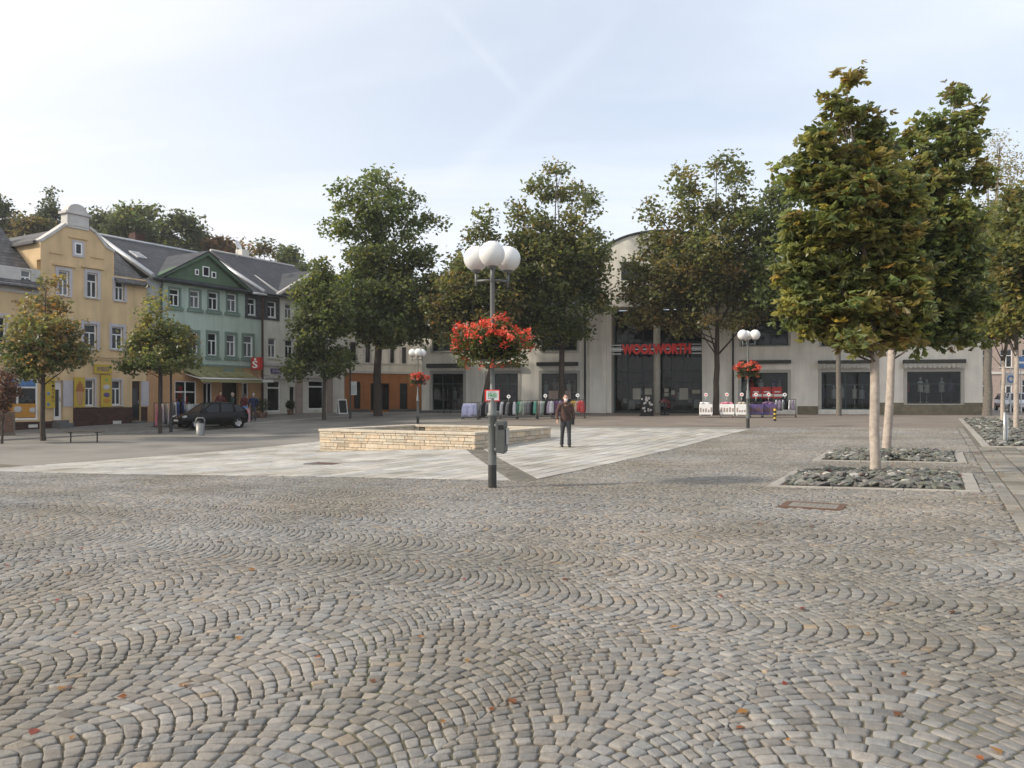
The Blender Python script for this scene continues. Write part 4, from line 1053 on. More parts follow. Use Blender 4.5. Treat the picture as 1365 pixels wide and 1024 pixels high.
def vert(p, w, h):
    for i, ch in enumerate('BISTRO'): text('lettering', ch, M['black'], p, w*.30, h*.085, (w*.62, -.034, h*(.82 - .125*i)), .006)
    for zz in (.48, .12):
        mb = MB(); mb.ball((w*.24, -.036, h*zz), w*.17, 12, sz=(1, .05, 1)); mb.build('dot_print', M['signblue'], p)
panel(RW(97.5,111.5,503,543), 'yellow panel with a tall ice cream cone beside the ground floor window', cone)
panel(RW(133,147,500,542.5), 'yellow panel with round food pictures between two ground floor windows', blobs_)
panel(RW(59.5,71.5,504,544), 'yellow panel with letters down its side left of the glazed door', vert)
p_ = RW(124, 147, 486, 498)
panel(p_, 'small yellow name board above the food picture panel', lambda p, w, h: text('lettering', 'IMBISS', M['purple'], p, w*.7, h*.5, (w*.15, -.034, h*.25), .006))

# ---------------- green house
t = ROW.empty('green_house', 'pale green house with a dark green triangular pediment and slate roof', 'house')
xl, xr = X(196), X(349.5); ze = 7.15 + 1.5
rows = []
for cx in (233, 260, 284.5, 309): rows.append(RW(cx - 7 + (cx-233)*.01, cx + 6.5, 385 + (cx-233)*.09, 408 + (cx-233)*.10))
w5 = RW(329.5, 341, 398, 420)
m1 = [RW(277,289.5,444,474), RW(302,314,446,475), RW(324.5,337,447.5,476), RW(252,264,443,473), RW(226,238,441,472), RW(204,212,440,470)]
shop = [RW(233,262,508,560), RW(271,283,510,562), RW(296,318,510,560), RW(322,331,510,555)]
wm = MB(); x213 = X(213.5); zg_ = ROW.p(270, 487)[1]
wallgrid(wm, x213, xr, zg_, ze, rows + [w5] + m1[:5], m=0); wallgrid(wm, xl, x213, zg_, ze, [m1[5]], m=1)
wallgrid(wm, xl, xr, -1, zg_, shop, m=2)
wm.box(xl, xl + .3, .3, 10, -1, ze, 1); wm.box(xr - .3, xr, .3, 10, -1, ze, 0)
wm.build('wall', [M['gwall'], M['greyside'], M['peach']], t)
pa, pb = x213, X(326); apx = X(274); zap = ROW.p(274, 341)[1]
pd = MB(); pd.prism([(pb, ze), (pa, ze), (apx, zap)], -.04, .3); 
pd.build('pediment', M['gdark'], t)
pc = MB(); pc.box(pa - .3, pb + .3, -.22, .05, ze - .12, ze + .10)
for sgn, xe in ((-1, pa - .45), (1, pb + .45)):
    d = Vector((xe - apx, ze - .1 - zap)).normalized(); n = Vector((d.y, -d.x)) * (.2 if sgn < 0 else -.2)
    if n.y < 0: n = -n
    pc.prism([(apx, zap), (xe, ze - .1), (xe + n.x, ze - .1 + n.y), (apx + n.x * 0, zap + .24)][::(1 if sgn > 0 else -1)], -.30, .4)
pc.build('pediment_moulding', M['gdark'], t)
for a, b, c, d in ((259, 264, 359, 367), (269, 278, 355.5, 369), (281, 287, 362.5, 371)):
    r = RW(a, b, c, d); mb = MB(); mb.box(r[0], r[1], -.09, -.03, r[2], r[3]); f = mb.build('window', M['white'], t)
    mb = MB(); mb.quad((r[0]+.07, -.094, r[2]+.07), (r[1]-.07, -.094, r[2]+.07), (r[1]-.07, -.094, r[3]-.07), (r[0]+.07, -.094, r[3]-.07)); mb.build('pane', M['glass'], f)
rf = MB(); zrd = 10.25 + 1.5
slope(rf, xl + .1, xr, -.2, ze, 5.6, zrd, over=.25); slope(rf, xl + .1, xr, 11.4, ze, 5.602, zrd)
for xe in (pa - .4, pb + .4):
    vs = [(apx, -.32, zap + .2), (xe, -.32, ze + .02), (xe, .2, ze + .02), (apx, 4.2, zap + .2)]; vs2 = [(x, y, z + .1) for x, y, z in vs]
    rf.add(vs + vs2, [(0,1,2,3),(7,6,5,4),(0,4,5,1),(1,5,6,2),(2,6,7,3),(3,7,4,0)])
rf.build('roof', M['slate'], t)
fl = MB()
for x_ in (xl + .12, xr - .12): fl.tube([(x_, -.4, ze - .02 + .15), (x_, 5.6, zrd + .22)], .14, 6)
fl.tube([(xl, 5.6, zrd + .16), (xr, 5.6, zrd + .16)], .10, 6)
fl.build('roof_flashing', M['zinc'], t)
for x_, k_ in ((X(225), .55), (X(322), .5)):
    y_ = -.2 + 5.8 * k_; z_ = ze + (zrd - ze) * k_ + .14
    mb = MB(); s_ = math.atan2(zrd - ze, 5.8); Mx = Matrix.Translation((x_, y_, z_)) @ Matrix.Rotation(s_, 4, 'X')
    mb.obox(Mx, -.35, .35, -.5, .5, -.05, .06); f = mb.build('skylight', M['zinc'], t)
    mb = MB(); mb.obox(Mx, -.26, .26, -.4, .4, .062, .07); mb.build('pane', M['glass2'], f)
pieces('cornice', [(x213, xr, -.08, .04, zg_ - .06, zg_ + .08)], M['gtrim'], t)
sc = MB(); q = RW(326.5, 349, 392.5, 425); a, b, c, d = w5
sc.box(q[0], a, -.08, .03, q[2], q[3]); sc.box(b, xr - .002, -.08, .03, q[2], q[3]); sc.box(a, b, -.08, .03, d, q[3]); sc.box(a, b, -.08, .03, q[2], c - .075); sc.build('slate_cladding', M['slatewall'], t)
for i, h in enumerate(rows + [w5] + m1):
    f = window(t, h, glass='glass2' if i in (1, 3, 6, 7) else 'glass', sillm='gtrim', sill=i not in (4,))
    if i not in (4, 10): framed(f, h, .11 if i < 4 else .16, .03, M['gtrim'], band=(.22, .26))
# shop front
window(t, shop[0], 'none', sill=False, glass='shopglass', name='shop_window', bars=([.5], [.72]), y=.05)
window(t, shop[1], 'door', sill=False, glass='shopglass', name='shop_door', y=.08)
mb = MB(); h = shop[2]; mb.box(h[0]+.01, h[1]-.01, .5, .56, h[2], h[3]); mb.build('entrance_back', M['doorbrown'], t)
window(t, shop[3], 'none', sill=False, glass='shopglass', name='shop_window', bars=([.3], [.4]), y=.05)
h = shop[0]; dp = MB(); rr_ = random.Random(4)
for i in range(7): 
    u = h[0] + (h[1]-h[0]) * (.1 + .12*i); z0 = h[2] + rr_.uniform(.5, 1.4); dp.box(u, u + .28, .6, .66, z0, z0 + rr_.uniform(.4, .9), i % 2)
dp.build('window_display', [M['offwhite'], M['red']], t)
yg = MB(); q = RW(245, 325, 488, 499); yg.box(q[0], q[1], -.06, .04, q[2], q[3]); yg.build('fascia', M['awning'], t)
q = RW(297, 311, 491, 496); mb = MB(); mb.box(q[0], q[1], -.09, -.062, q[2], q[3]); mb.build('fascia_sign', M['gtrim'], t)
dpip = MB(); x_ = xr - .08; dpip.tube([(x_, -.28, ze - .05), (x_, -.12, ze - .5), (x_, -.12, .0)], .075, 8); dpip.build('downpipe', M['brownpipe'], t)
dpip = MB(); x_ = x213; dpip.tube([(x_, -.28, ze - .02), (x_, -.12, ze - .5), (x_, -.12, .0)], .06, 8); dpip.build('downpipe', M['slatewall'], t)
gt = MB(); gt.tube([(pb + .3, -.42, ze - .06), (xr, -.42, ze - .06)], .08, 8); gt.build('gutter', M['zinc'], t)
ch = MB(); ch.box(X(262), X(262) + .7, 6.2, 6.9, zrd - .6, zrd + .9); ch.build('chimney', M['clinker'], t)
# awnings and signs of the shops
a = RW(246, 329, 499, 506); aw = thing('shop_awning', 'long yellowish green fabric awning over the shop of the green house', 'awning', ROW.world(a[0], 0, a[2]), SR)
L_ = a[1] - a[0]; mb = MB(); n = 40
for i in range(n):
    u0, u1 = L_ * i / n, L_ * (i + 1) / n; dz = .02 * math.sin(i * .9)
    mb.quad((u0, -.05, .55), (u1, -.05, .55), (u1, -1.5, .0 + dz), (u0, -1.5, .02 + dz)); 
    mb.quad((u0, -1.5, .02 + dz), (u1, -1.5, dz), (u1, -1.52, -.22), (u0, -1.52, -.22))
mb.build('fabric', M['awning'], aw)
mb = MB(); mb.tube([(0, -1.5, .02), (L_, -1.5, .02)], .04, 8); mb.tube([(0, 0, .3), (0, -1.5, 0)], .03, 6); mb.tube([(L_, 0, .3), (L_, -1.5, 0)], .03, 6); mb.build('awning_frame', M['white'], aw)
a = RW(335, 351, 505, 510); aw = thing('door_canopy', 'small flat white canopy over the entrance beside the brown downpipe', 'canopy', ROW.world(a[0], 0, a[2]), SR)
mb = MB(); mb.box(0, a[1]-a[0], -1.0, 0, 0, .16); mb.build('canopy_slab', M['white'], aw, bevel=.02)
mb = MB(); mb.tube([(.2, -.05, .75), (.2, -.9, .16)], .02, 6); mb.tube([(a[1]-a[0]-.2, -.05, .75), (a[1]-a[0]-.2, -.9, .16)], .02, 6); mb.build('tie_rod', M['inox'], aw)
a = RW(327.5, 337.5, 477, 493); sg = thing('bank_sign', 'red lit box sign with a white S jutting out from the green house', 'sign', ROW.world((a[0]+a[1])/2, -.15, a[2]), SR)
hh = a[3] - a[2]; mb = MB(); mb.box(-.14, .14, -1.0, -.15, 0, hh); mb.build('sign_box', M['signred'], sg, bevel=.03)
tx = text('sign_letter', 'S', M['white'], sg, .5, hh * .6, (-.145, -.30, hh * .12), .01, .02, (math.pi/2, 0, -math.pi/2))
mb = MB(); mb.ball((-.15, -.58, hh * .83), .09, 12); mb.build('sign_dot', M['white'], sg)
mb = MB(); mb.tube([(0, 0, hh*.25), (0, -.2, hh*.25)], .03, 6); mb.tube([(0, 0, hh*.75), (0, -.2, hh*.75)], .03, 6); mb.build('bracket', M['black'], sg)

# ---------------- cream house
t = ROW.empty('cream_house', 'cream grey house with a white edged gable beside the green house', 'house')
xl, xr = X(350.5), X(459); zg_ = ROW.p(400, 488)[1]; xg = X(371)
hs = [RW(356.5,368,402,423), RW(380,389.5,405,425), RW(404,413,407,427), RW(425,434,409,429), RW(357.5,368,451,477), RW(380,391,453,478), RW(404,414,454,479), RW(426,436,455,480)]
sh = [RW(356,374,507,549), RW(386,393,516,553), RW(411,432,507,546)]
wm = MB(); ze = ROW.p(365, 394)[1]
wallgrid(wm, xl, xr, zg_, ze, hs); wallgrid(wm, xl, xr, -1, zg_, sh)
apx, zap = X(421), ROW.p(421, 364)[1]
wm.prism([(xr, ze), (xg, ze), (apx, zap)], 0, .3)
wm.box(xl, xl + .3, .3, 9, -1, ze); wm.box(xr - .3, xr, .3, 9, -1, ze)
wm.build('wall', M['cream'], t)
rf = MB(); zrd = ze + 3.4
slope(rf, xl, xr, -.2, ze, 5.4, zrd, over=.2); slope(rf, xl, xr, 11, ze, 5.402, zrd)
for xe in (xg - .3, xr + .1):
    vs = [(apx, -.15, zap + .1), (xe, -.15, ze), (xe, .3, ze), (apx, 5, zap + .1)]; vs2 = [(x, y, z + .12) for x, y, z in vs]
    rf.add(vs + vs2, [(0,1,2,3),(7,6,5,4),(0,4,5,1),(1,5,6,2),(2,6,7,3),(3,7,4,0)])
rf.build('roof', M['slate'], t)
fl = MB(); fl.tube([(xg - .35, -.2, ze), (apx, -.2, zap + .2)], .16, 6); fl.tube([(apx, -.2, zap + .2), (xr + .1, -.2, ze)], .16, 6); fl.tube([(xg - .1, -.2, ze + .15), (xg + .0, 3.6, ze + 2.25)], .13, 6)
fl.tube([(xl, 5.4, zrd + .14), (xr, 5.4, zrd + .14)], .1, 6); fl.build('verge_flashing', M['offwhite'], t)
ds = MB(); ds.lathe([(.02, 0), (.2, .03), (.38, .12), (.40, .14)], 20); o = ds.build('satellite_dish', M['white'], t); o.location = (X(379), 4.9, zrd + .75); o.rotation_euler = (math.radians(65), 0, math.radians(20))
ds = MB(); ds.tube([(X(379), 4.9, zrd - .3), (X(379), 4.9, zrd + .75)], .03, 6); ds.build('dish_mast', M['zinc'], t)
ch = MB(); ch.box(X(394), X(394) + .7, 5.6, 6.3, zrd - .5, zrd + .75); ch.build('chimney', M['cream'], t)
sc = MB(); a, b, c, d = hs[0]; q = RW(351, 372, 396, 427); sc.box(q[0]+.02, a, -.06, .03, q[2], q[3]); sc.box(b, q[1], -.06, .03, q[2], q[3]); sc.box(a, b, -.06, .03, d, q[3]); sc.box(a, b, -.06, .03, q[2], c - .075); sc.build('slate_cladding', M['slatewall'], t)
for i, h in enumerate(hs): window(t, h, glass='glass2' if i % 3 == 1 else 'glass', sillm='cream', sill=i > 0, bars=([], []) )
window(t, sh[0], 'none', sill=False, glass='shopglass', name='shop_window', bars=([], [.76]), y=.07, w=.1); window(t, sh[2], 'none', sill=False, glass='shopglass', name='shop_window', bars=([], [.78]), y=.07, w=.1)
mb = MB(); h = sh[1]; mb.box(h[0]+.01, h[1]-.01, .14, .2, h[2], h[3]-.01); d_ = mb.build('door', M['doorbrown'], t)
mb = MB(); mb.quad((h[0]+.12, .136, h[2]+1.1), (h[1]-.12, .136, h[2]+1.1), (h[1]-.12, .136, h[3]-.15), (h[0]+.12, .136, h[3]-.15)); mb.build('pane', M['glass'], d_)
tr = MB(); tr.box(xl, xr, -.12, .04, zg_ - .06, zg_ + .1); q = RW(354, 384, 500.5, 504.5); tr.box(q[0], q[1], -.3, .04, q[2], q[3]); q = RW(405, 436, 500, 504); tr.box(q[0], q[1], -.25, .04, q[2], q[3])
tr.build('cornice', M['offwhite'], t)
pieces('pilaster', [(X(a), X(b), -.14, .03, -1, zg_ - .065) for a, b in ((393.5, 402), (435, 442))], M['pink'], t)
pieces('plinth', [(X(a), X(b), -.1, .03, -1, .25) for a, b in ((375, 386), (403, 435), (442, 459))], M['greyplinth'], t)
q = RW(360, 374, 491.5, 498); sg = thing('shop_sign', 'small purple name board above the shop window of the cream house', 'sign', ROW.world(q[0], -.05, q[2]), SR)
mb = MB(); mb.box(0, q[1]-q[0], -.06, 0, 0, q[3]-q[2]); mb.build('board', M['purple'], sg)
text('lettering', 'ELKA', M['offwhite'], sg, (q[1]-q[0])*.7, (q[3]-q[2])*.55, ((q[1]-q[0])*.15, -.064, (q[3]-q[2])*.22), .006)

# ---------------- orange and white house, facing more towards us
OR = Facade((-13.76, 66.0), math.radians(36), -1.25); RO = OR.r; XO = lambda px: OR.p(px, 500)[0]
t = OR.empty('orange_house', 'low house with an orange brown ground floor and pale upper storey behind the maple', 'house')
xl, xr = -.5, XO(570); zc = OR.p(505, 496.5)[1]; ze = OR.p(485, 434)[1]
u = [RO(466.5,474.5,456,483.5), RO(487,493.5,459,484), RO(520,525.5,462,485.5), RO(535.5,541.5,463,486)]
g = [RO(472,480.5,509,545), RO(494,519,511,547), RO(533,543.5,511,546)]
wm = MB(); wallgrid(wm, xl, xr, zc, ze, u, m=0); wallgrid(wm, xl, xr, -1, zc, g, m=1); wm.box(xl, xl+.3, .3, 9, -1, ze, 0); wm.box(xr-.3, xr, .3, 9, -1, ze, 0)
wm.build('wall', [M['cream'], M['orange']], t)
tr = MB(); tr.box(xl, xr, -.1, .04, zc - .1, zc + .1); tr.box(xl, xr, -.07, .04, zc + .7, zc + .82); tr.box(xl, xr, -.3, .04, ze - .25, ze + .05); 
tr.build('cornice', M['offwhite'], t)
for h in u: framed(window(t, h, 'transom', frame='doorbrown', glass='glass', sill=False), h, .18, .03, M['offwhite'])
for h, nm in ((g[0], 'shop_window'), (g[2], 'shop_window')): window(t, h, 'transom', frame='doorbrown', glass='glass', sill=False, name=nm)
window(t, g[1], 'none', frame='doorbrown', glass='shopglass', sill=False, name='shop_door', bars=([.33, .66], [.75]))
pieces('plinth', [(a, b, -.08, .03, -1, g[0][2] - .05) for a, b in ((xl, g[1][0]), (g[1][1], xr))], M['greyplinth'], t)
rf = MB(); slope(rf, xl - .2, xr + .2, -.4, ze, 5, ze + 3.6, over=.15); slope(rf, xl - .2, xr + .2, 10.5, ze, 5.002, ze + 3.6); rf.build('roof', M['slate'], t)

# ------------------------------------------------------------------ department store
WO = Facade((-7.16, 63.0), math.radians(-13), -1.13); RS = WO.r; XS = lambda px: WO.p(px, 500)[0]
t = WO.empty('department_store', 'long pale two storey store with a tall glazed entrance and an arched centre', 'store')
xl, xr = XS(562), XS(1310); ze = 8.15
e0, e1 = XS(815), XS(936)
lo = [RS(576,617.5,498,547), RS(650,690.5,498,548), RS(722,769.5,498,537), RS(988,1050,497,537), RS(1095,1161,496,546), RS(1209,1281,495.5,538.5)]
hi = [RS(576,618,424,468), RS(650,690,424,468), RS(722,769,424,467.5), RS(988,1051,415,461), RS(1095,1163,412,461), RS(1207,1290,410,460)]
ent = (e0, e1, -.05, WO.p(875, 408)[1])
wm = MB(); wallgrid(wm, xl, xr, -1, ze, lo + hi + [ent], th=.3)
# arched centre above the entrance
c0, c1 = XS(800), XS(956); cm = (c0 + c1) / 2; za = WO.p(878, 309)[1]; zs_ = WO.p(802, 347)[1]
arcp = [(c1, ze), (c0, ze), (c0, zs_)] + [(cm - (cm - c0) * math.cos(q), zs_ + (za - zs_) * math.sin(q)) for q in np.linspace(.12, math.pi - .12, 22)] + [(c1, zs_)]
wm.prism(arcp, 0.0, .4)
wm.box(c0, c0 + .3, .4, 12, ze, zs_); wm.box(c1 - .3, c1, .4, 12, ze, zs_)
wm.box(xl, xl + .3, .3, 16, -1, ze); wm.box(xr - .3, xr, .3, 16, -1, ze)
# entrance recess sides and soffit
wm.quad((e0, .3, -.05), (e0, .3, ent[3]), (e0, 2.4, ent[3]), (e0, 2.4, -.05)); wm.quad((e1, .3, ent[3]), (e1, .3, -.05), (e1, 2.4, -.05), (e1, 2.4, ent[3])); wm.quad((e0, .3, ent[3]), (e1, .3, ent[3]), (e1, 2.4, ent[3]), (e0, 2.4, ent[3]))
wm.build('wall', M['wool'], t)
pr = MB(); pr.box(XS(786), e0 - .35, -.18, .04, -1, ze + .02); pr.box(e0 - .345, e0, -.02, .03, -1, ze); pr.build('pier', M['wool'], t)
rf = MB(); slope(rf, xl - .2, c0, -.35, ze, 3.2, ze + 3.0, over=.1); slope(rf, c1, xr + .2, -.35, ze, 3.2, ze + 3.0, over=.1); rf.box(xl, xr, 3.3, 16, ze + 2.8, ze + 3.0)
n = 22; aa = [(cm - (cm - c0 + .15) * math.cos(q), zs_ + .05 + (za - zs_ + .1) * math.sin(q)) for q in np.linspace(0, math.pi, n)]
for i in range(n - 1): rf.prism([aa[i], aa[i+1], (aa[i+1][0], aa[i+1][1] - .12), (aa[i][0], aa[i][1] - .12)][::-1], -.12, 12)
rf.build('roof', M['slatewall'], t)
cw = RS(828, 852, 349, 373); mb = MB(); mb.box(cw[0], cw[1], -.04, .02, cw[2], cw[3]); f = mb.build('window', M['teal'], t)
mb = MB(); mb.quad((cw[0]+.1, -.045, cw[2]+.1), (cw[1]-.1, -.045, cw[2]+.1), (cw[1]-.1, -.045, cw[3]-.1), (cw[0]+.1, -.045, cw[3]-.1)); mb.build('pane', M['glass'], f)
cw = RS(895, 925, 349, 373); mb = MB(); mb.box(cw[0], cw[1], -.04, .02, cw[2], cw[3]); f = mb.build('window', M['teal'], t)
mb = MB(); mb.quad((cw[0]+.1, -.045, cw[2]+.1), (cw[1]-.1, -.045, cw[2]+.1), (cw[1]-.1, -.045, cw[3]-.1), (cw[0]+.1, -.045, cw[3]-.1)); mb.build('pane', M['glass'], f)
for i, h in enumerate(hi): f = window(t, h, 'none', frame='teal', glass='glass', sill=True, sillm='wooltrim', bars=([.33, .66] if i < 3 else [.28, .64], [.42]), y=.14, w=.09); framed(f, h, .16, .02, M['wooltrim'])
for i, h in enumerate(lo):
    nm = 'shop_door' if i in (0, 1, 4) else 'shop_window'
    f = window(t, h, 'none', frame='teal', glass='shopglass', sill=False, name=nm, shop=False, bars=(([.32, .66], [.72]) if i in (0, 1) else ([.5], [.66]) if i == 4 else ([], [.62]) if i == 5 else ([], [])), y=.14, w=.08); framed(f, h, .22, .03, M['wooltrim'])
# glazed entrance
mb = MB(); y0 = 2.2; w_ = e1 - e0; hz_ = ent[3] + .05
for q in (.0, .16, .33, .49, .52, .66, .79, .90, 1): mb.box(e0 + w_*q - .05 + (.05 if q == 0 else -.05 if q == 1 else 0), e0 + w_*q + .05 + (.05 if q == 0 else -.05 if q == 1 else 0), y0, y0 + .1, -.05, ent[3])
for z_ in (.02, 2.25, 3.1, 4.6, 5.3): mb.box(e0, e1, y0 + .004, y0 + .092, z_, z_ + .1)
f = mb.build('entrance_front', M['teal'], t)
mb = MB(); mb.quad((e0, y0 + .05, -.05), (e1, y0 + .05, -.05), (e1, y0 + .05, ent[3]), (e0, y0 + .05, ent[3])); mb.build('pane', M['clear'], f)
room(t, (e0 + .35, e1 - .35, -.04, ent[3] - .15), 2.45, 6)
room(t, (xl + .7, e0 - .7, 0, 3.9), .4, 5); room(t, (e1 + .7, xr - .7, 0, 3.9), .4, 5)
col_ = MB(); cx_ = XS(875.5); col_.tube([(cx_, .25, -.3), (cx_, .25, ent[3])], .26, 20); col_.build('column', M['concretecol'], t)
for px, py, w1, h1 in ((846, 525, 11, 15), (862, 525, 10, 15), (911, 525, 12, 16), (887, 520, 6, 5), (887, 526, 6, 5), (896, 523, 5, 6), (928, 522, 11, 5)):
    q = RS(px - w1/2, px + w1/2, py - h1/2, py + h1/2); pieces('poster', [(q[0], q[1], y0 - .03, y0 - .006, q[2], q[3])], M['concretecol'], t)
for px in (977, 780): 
    x_ = XS(px); dpw = MB(); dpw.tube([(x_, -.12 if px > 800 else -.1, ze - .1), (x_, -.12 if px > 800 else -.1, .1)], .07, 8); dpw.build('downpipe', M['pole_black'], t)
for u0, u1 in ((xl - .2, c0), (c1, xr + .2)): gt = MB(); gt.tube([(u0, -.45, ze), (u1, -.45, ze)], .1, 8); gt.build('gutter', M['zinc'], t)
q = RS(1162, 1310, 537, 555); pieces('plinth', [(lo[4][1] + .23, lo[5][0] - .23, -.1, .03, -1, q[3]), (lo[5][0] - .228, lo[5][1] + .228, -.1, .03, -1, lo[5][2] - .04), (lo[5][1] + .23, xr, -.1, .03, -1, q[3]), (XS(1063), lo[4][0] - .23, -.1, .03, -1, q[3] - .25)], M['plinth'], t)
rr_ = random.Random(8)
for w_, h in enumerate(lo):
    n_ = 2 if w_ < 2 else 5
    for i in range(n_): mannequin(t, h[0] + (h[1]-h[0]) * (i + rr_.uniform(.25, .75)) / n_, rr_.uniform(.8, 1.5), max(.1, h[2] + .1), rr_.uniform(1.55, 1.75), rr_.choice(['cream', 'signred', 'greyside', 'purple', 'offwhite', 'pink']))
for i in range(14):
    mb = MB(); u = e0 + .6 + (e1 - e0 - 1.2) * i / 13; z0 = rr_.uniform(.2, 1.4); mb.box(u, u + rr_.uniform(.25, .6), 3.2, 3.6, z0, z0 + rr_.uniform(.3, .8)); mb.build('shelf_goods', M[rr_.choice(['offwhite', 'greyside', 'pink', 'signred', 'cream'])], t)
q = RS(1000, 1043, 516, 531); n = 3
for i in range(n):
    fp = MB(); fp.box(q[0] + (q[1]-q[0])*i/n + .03, q[0] + (q[1]-q[0])*(i+1)/n - .03, .08, .13, q[2], q[3]); fo = fp.build('sale_poster', M['signred'], t)
    fp = MB(); u = q[0] + (q[1]-q[0])*i/n; fp.box(u + .15, u + .8, .07, .079, q[2] + .12, q[2] + .3); fp.box(u + .2, u + .6, .07, .079, q[2] + .42, q[2] + .5); fp.build('poster_print', M['white'], fo)
q = RS(731, 762, 521, 532); pieces('sale_poster', [(q[0] + (q[1]-q[0])*i*.55, q[0] + (q[1]-q[0])*(i*.55+.42), .08, .13, q[2], q[3]) for i in range(2)], M['pink'], t)
mb = MB(); q = RS(566, 640, 546, 553); mb.box(q[0], q[1], -1.6, -.02, -1, .12); mb.build('door_step', M['greyplinth'], t)
# store sign
q = RS(829, 921, 458.5, 472.5); sg = thing('store_sign', 'red capital letters on dark rails across the store entrance', 'sign', WO.world(e0, -.05, q[2]), WO.rz)
h_ = q[3] - q[2]; mb = MB()
for z_ in (.03, .28, .52, .76):
    for u0, u1 in ((0, q[0] - e0 - .05), (q[1] - e0 + .05, e1 - e0)): mb.box(u0, u1, -.05, .02, h_ * z_ * 1.15, h_ * z_ * 1.15 + .06)
mb.box(.0, e1 - e0, -.02, .06, h_ * .45, h_ * .55)
mb.build('rail', M['inox'], sg)
text('letters', 'WOOLWORTH', M['red'], sg, q[1]-q[0], h_, (q[0]-e0, -.06, 0), .14, .06)
# awning cassettes
for i, (a, b, c, d) in enumerate(((570,622,485,490.5), (645,694,485,490), (716,771,483,488), (985,1054,480.5,485), (1090,1163,480.5,485), (1203,1286,479.5,484.5))):
    q = RS(a, b, c, d)
    lab = ('dark rolled awning over the leftmost store door', 'dark rolled awning over the second store door, behind the flower basket', 'dark rolled awning over the window left of the entrance',
           'dark rolled awning over the window with red posters', 'rolled awning with a pale scalloped edge over the door behind the chestnuts', 'rolled awning with a pale scalloped edge over the rightmost store window')[i]
    aw = thing('rolled_awning', lab, 'awning', WO.world(q[0], -.03, q[2]), WO.rz, 'rolled awnings along the store front')
    L_ = q[1] - q[0]; mb = MB(); mb.box(0, L_, -.36, 0, 0, q[3]-q[2]); mb.build('cassette', M['awndark'], aw, bevel=.04)
    if i > 3:
        mb = MB(); n = 13; hh = .34
        for k in range(n):
            u0, u1 = L_*k/n + .01, L_*(k+1)/n - .01; mb.prism([(u0, 0), (u0, -hh*.65), (u0 + (u1-u0)*.25, -hh*.95), ((u0+u1)/2, -hh), (u0 + (u1-u0)*.75, -hh*.95), (u1, -hh*.65), (u1, 0)], -.30, -.285)
        mb.build('scalloped_valance', M['awngrey'], aw)
# ------------------------------------------------------------------ lamps with three globes
def globe_lamp(label, base, rz, h=4.43, sleeve=True):
    t = thing('street_lamp', label, 'lamp', base, rz, 'three globe lamps on the square')
    mb = MB(); mb.lathe([(.078, -.2), (.078, .42)], 20); mb.build('pole_foot', M['pole_dark'], t)
    mb = MB(); mb.lathe([(.076, .42), (.076, 1.30), (.098, 1.31), (.098, 1.36), (.078, 1.37), (.078, 1.62), (.066, 1.66), (.045, 1.70), (.043, h - .48), (.05, h - .47), (.05, h - .42)], 20)
    mb.build('pole', M['steel_grey'], t)
    arm = MB(); ha = h - .62
    glb = []
    for i, a in enumerate((math.radians(-97), math.radians(23), math.radians(150))):
        r = .33
        if i == 0: gx, gy = r * math.cos(a), r * math.sin(a)
        else: gx, gy = r * math.cos(a), r * math.sin(a)
        arm.tube([(0, 0, ha), (gx, gy, ha)], .022, 8); arm.tube([(gx, gy, ha - .09), (gx, gy, ha + .17)], .026, 8)
        glb.append((gx, gy, ha + .17))
    arm.build('arm', M['steel_grey'], t)
    for g in glb:
        mb = MB(); mb.lathe([(.03, -.02), (.09, 0), (.10, .05)], 16, at=g); c = mb.build('globe_collar', M['steel_grey'], t)
        mb = MB(); mb.ball((g[0], g[1], g[2] + .245), .235, 28); mb.build('globe', M['globe'], t)
    return t
L1 = (-.36, 14.6, hz(-.36, 14.6))
globe_lamp('tall grey lamp with three white globes, nearest to us beside the basin', L1, math.radians(7))
L2 = gp(997, 36.4); L3 = gp(557, 47.5)
globe_lamp('three globe lamp before the store window with red posters', L2, math.radians(60))
globe_lamp('three globe lamp behind the far corner of the stone basin', L3, math.radians(20))

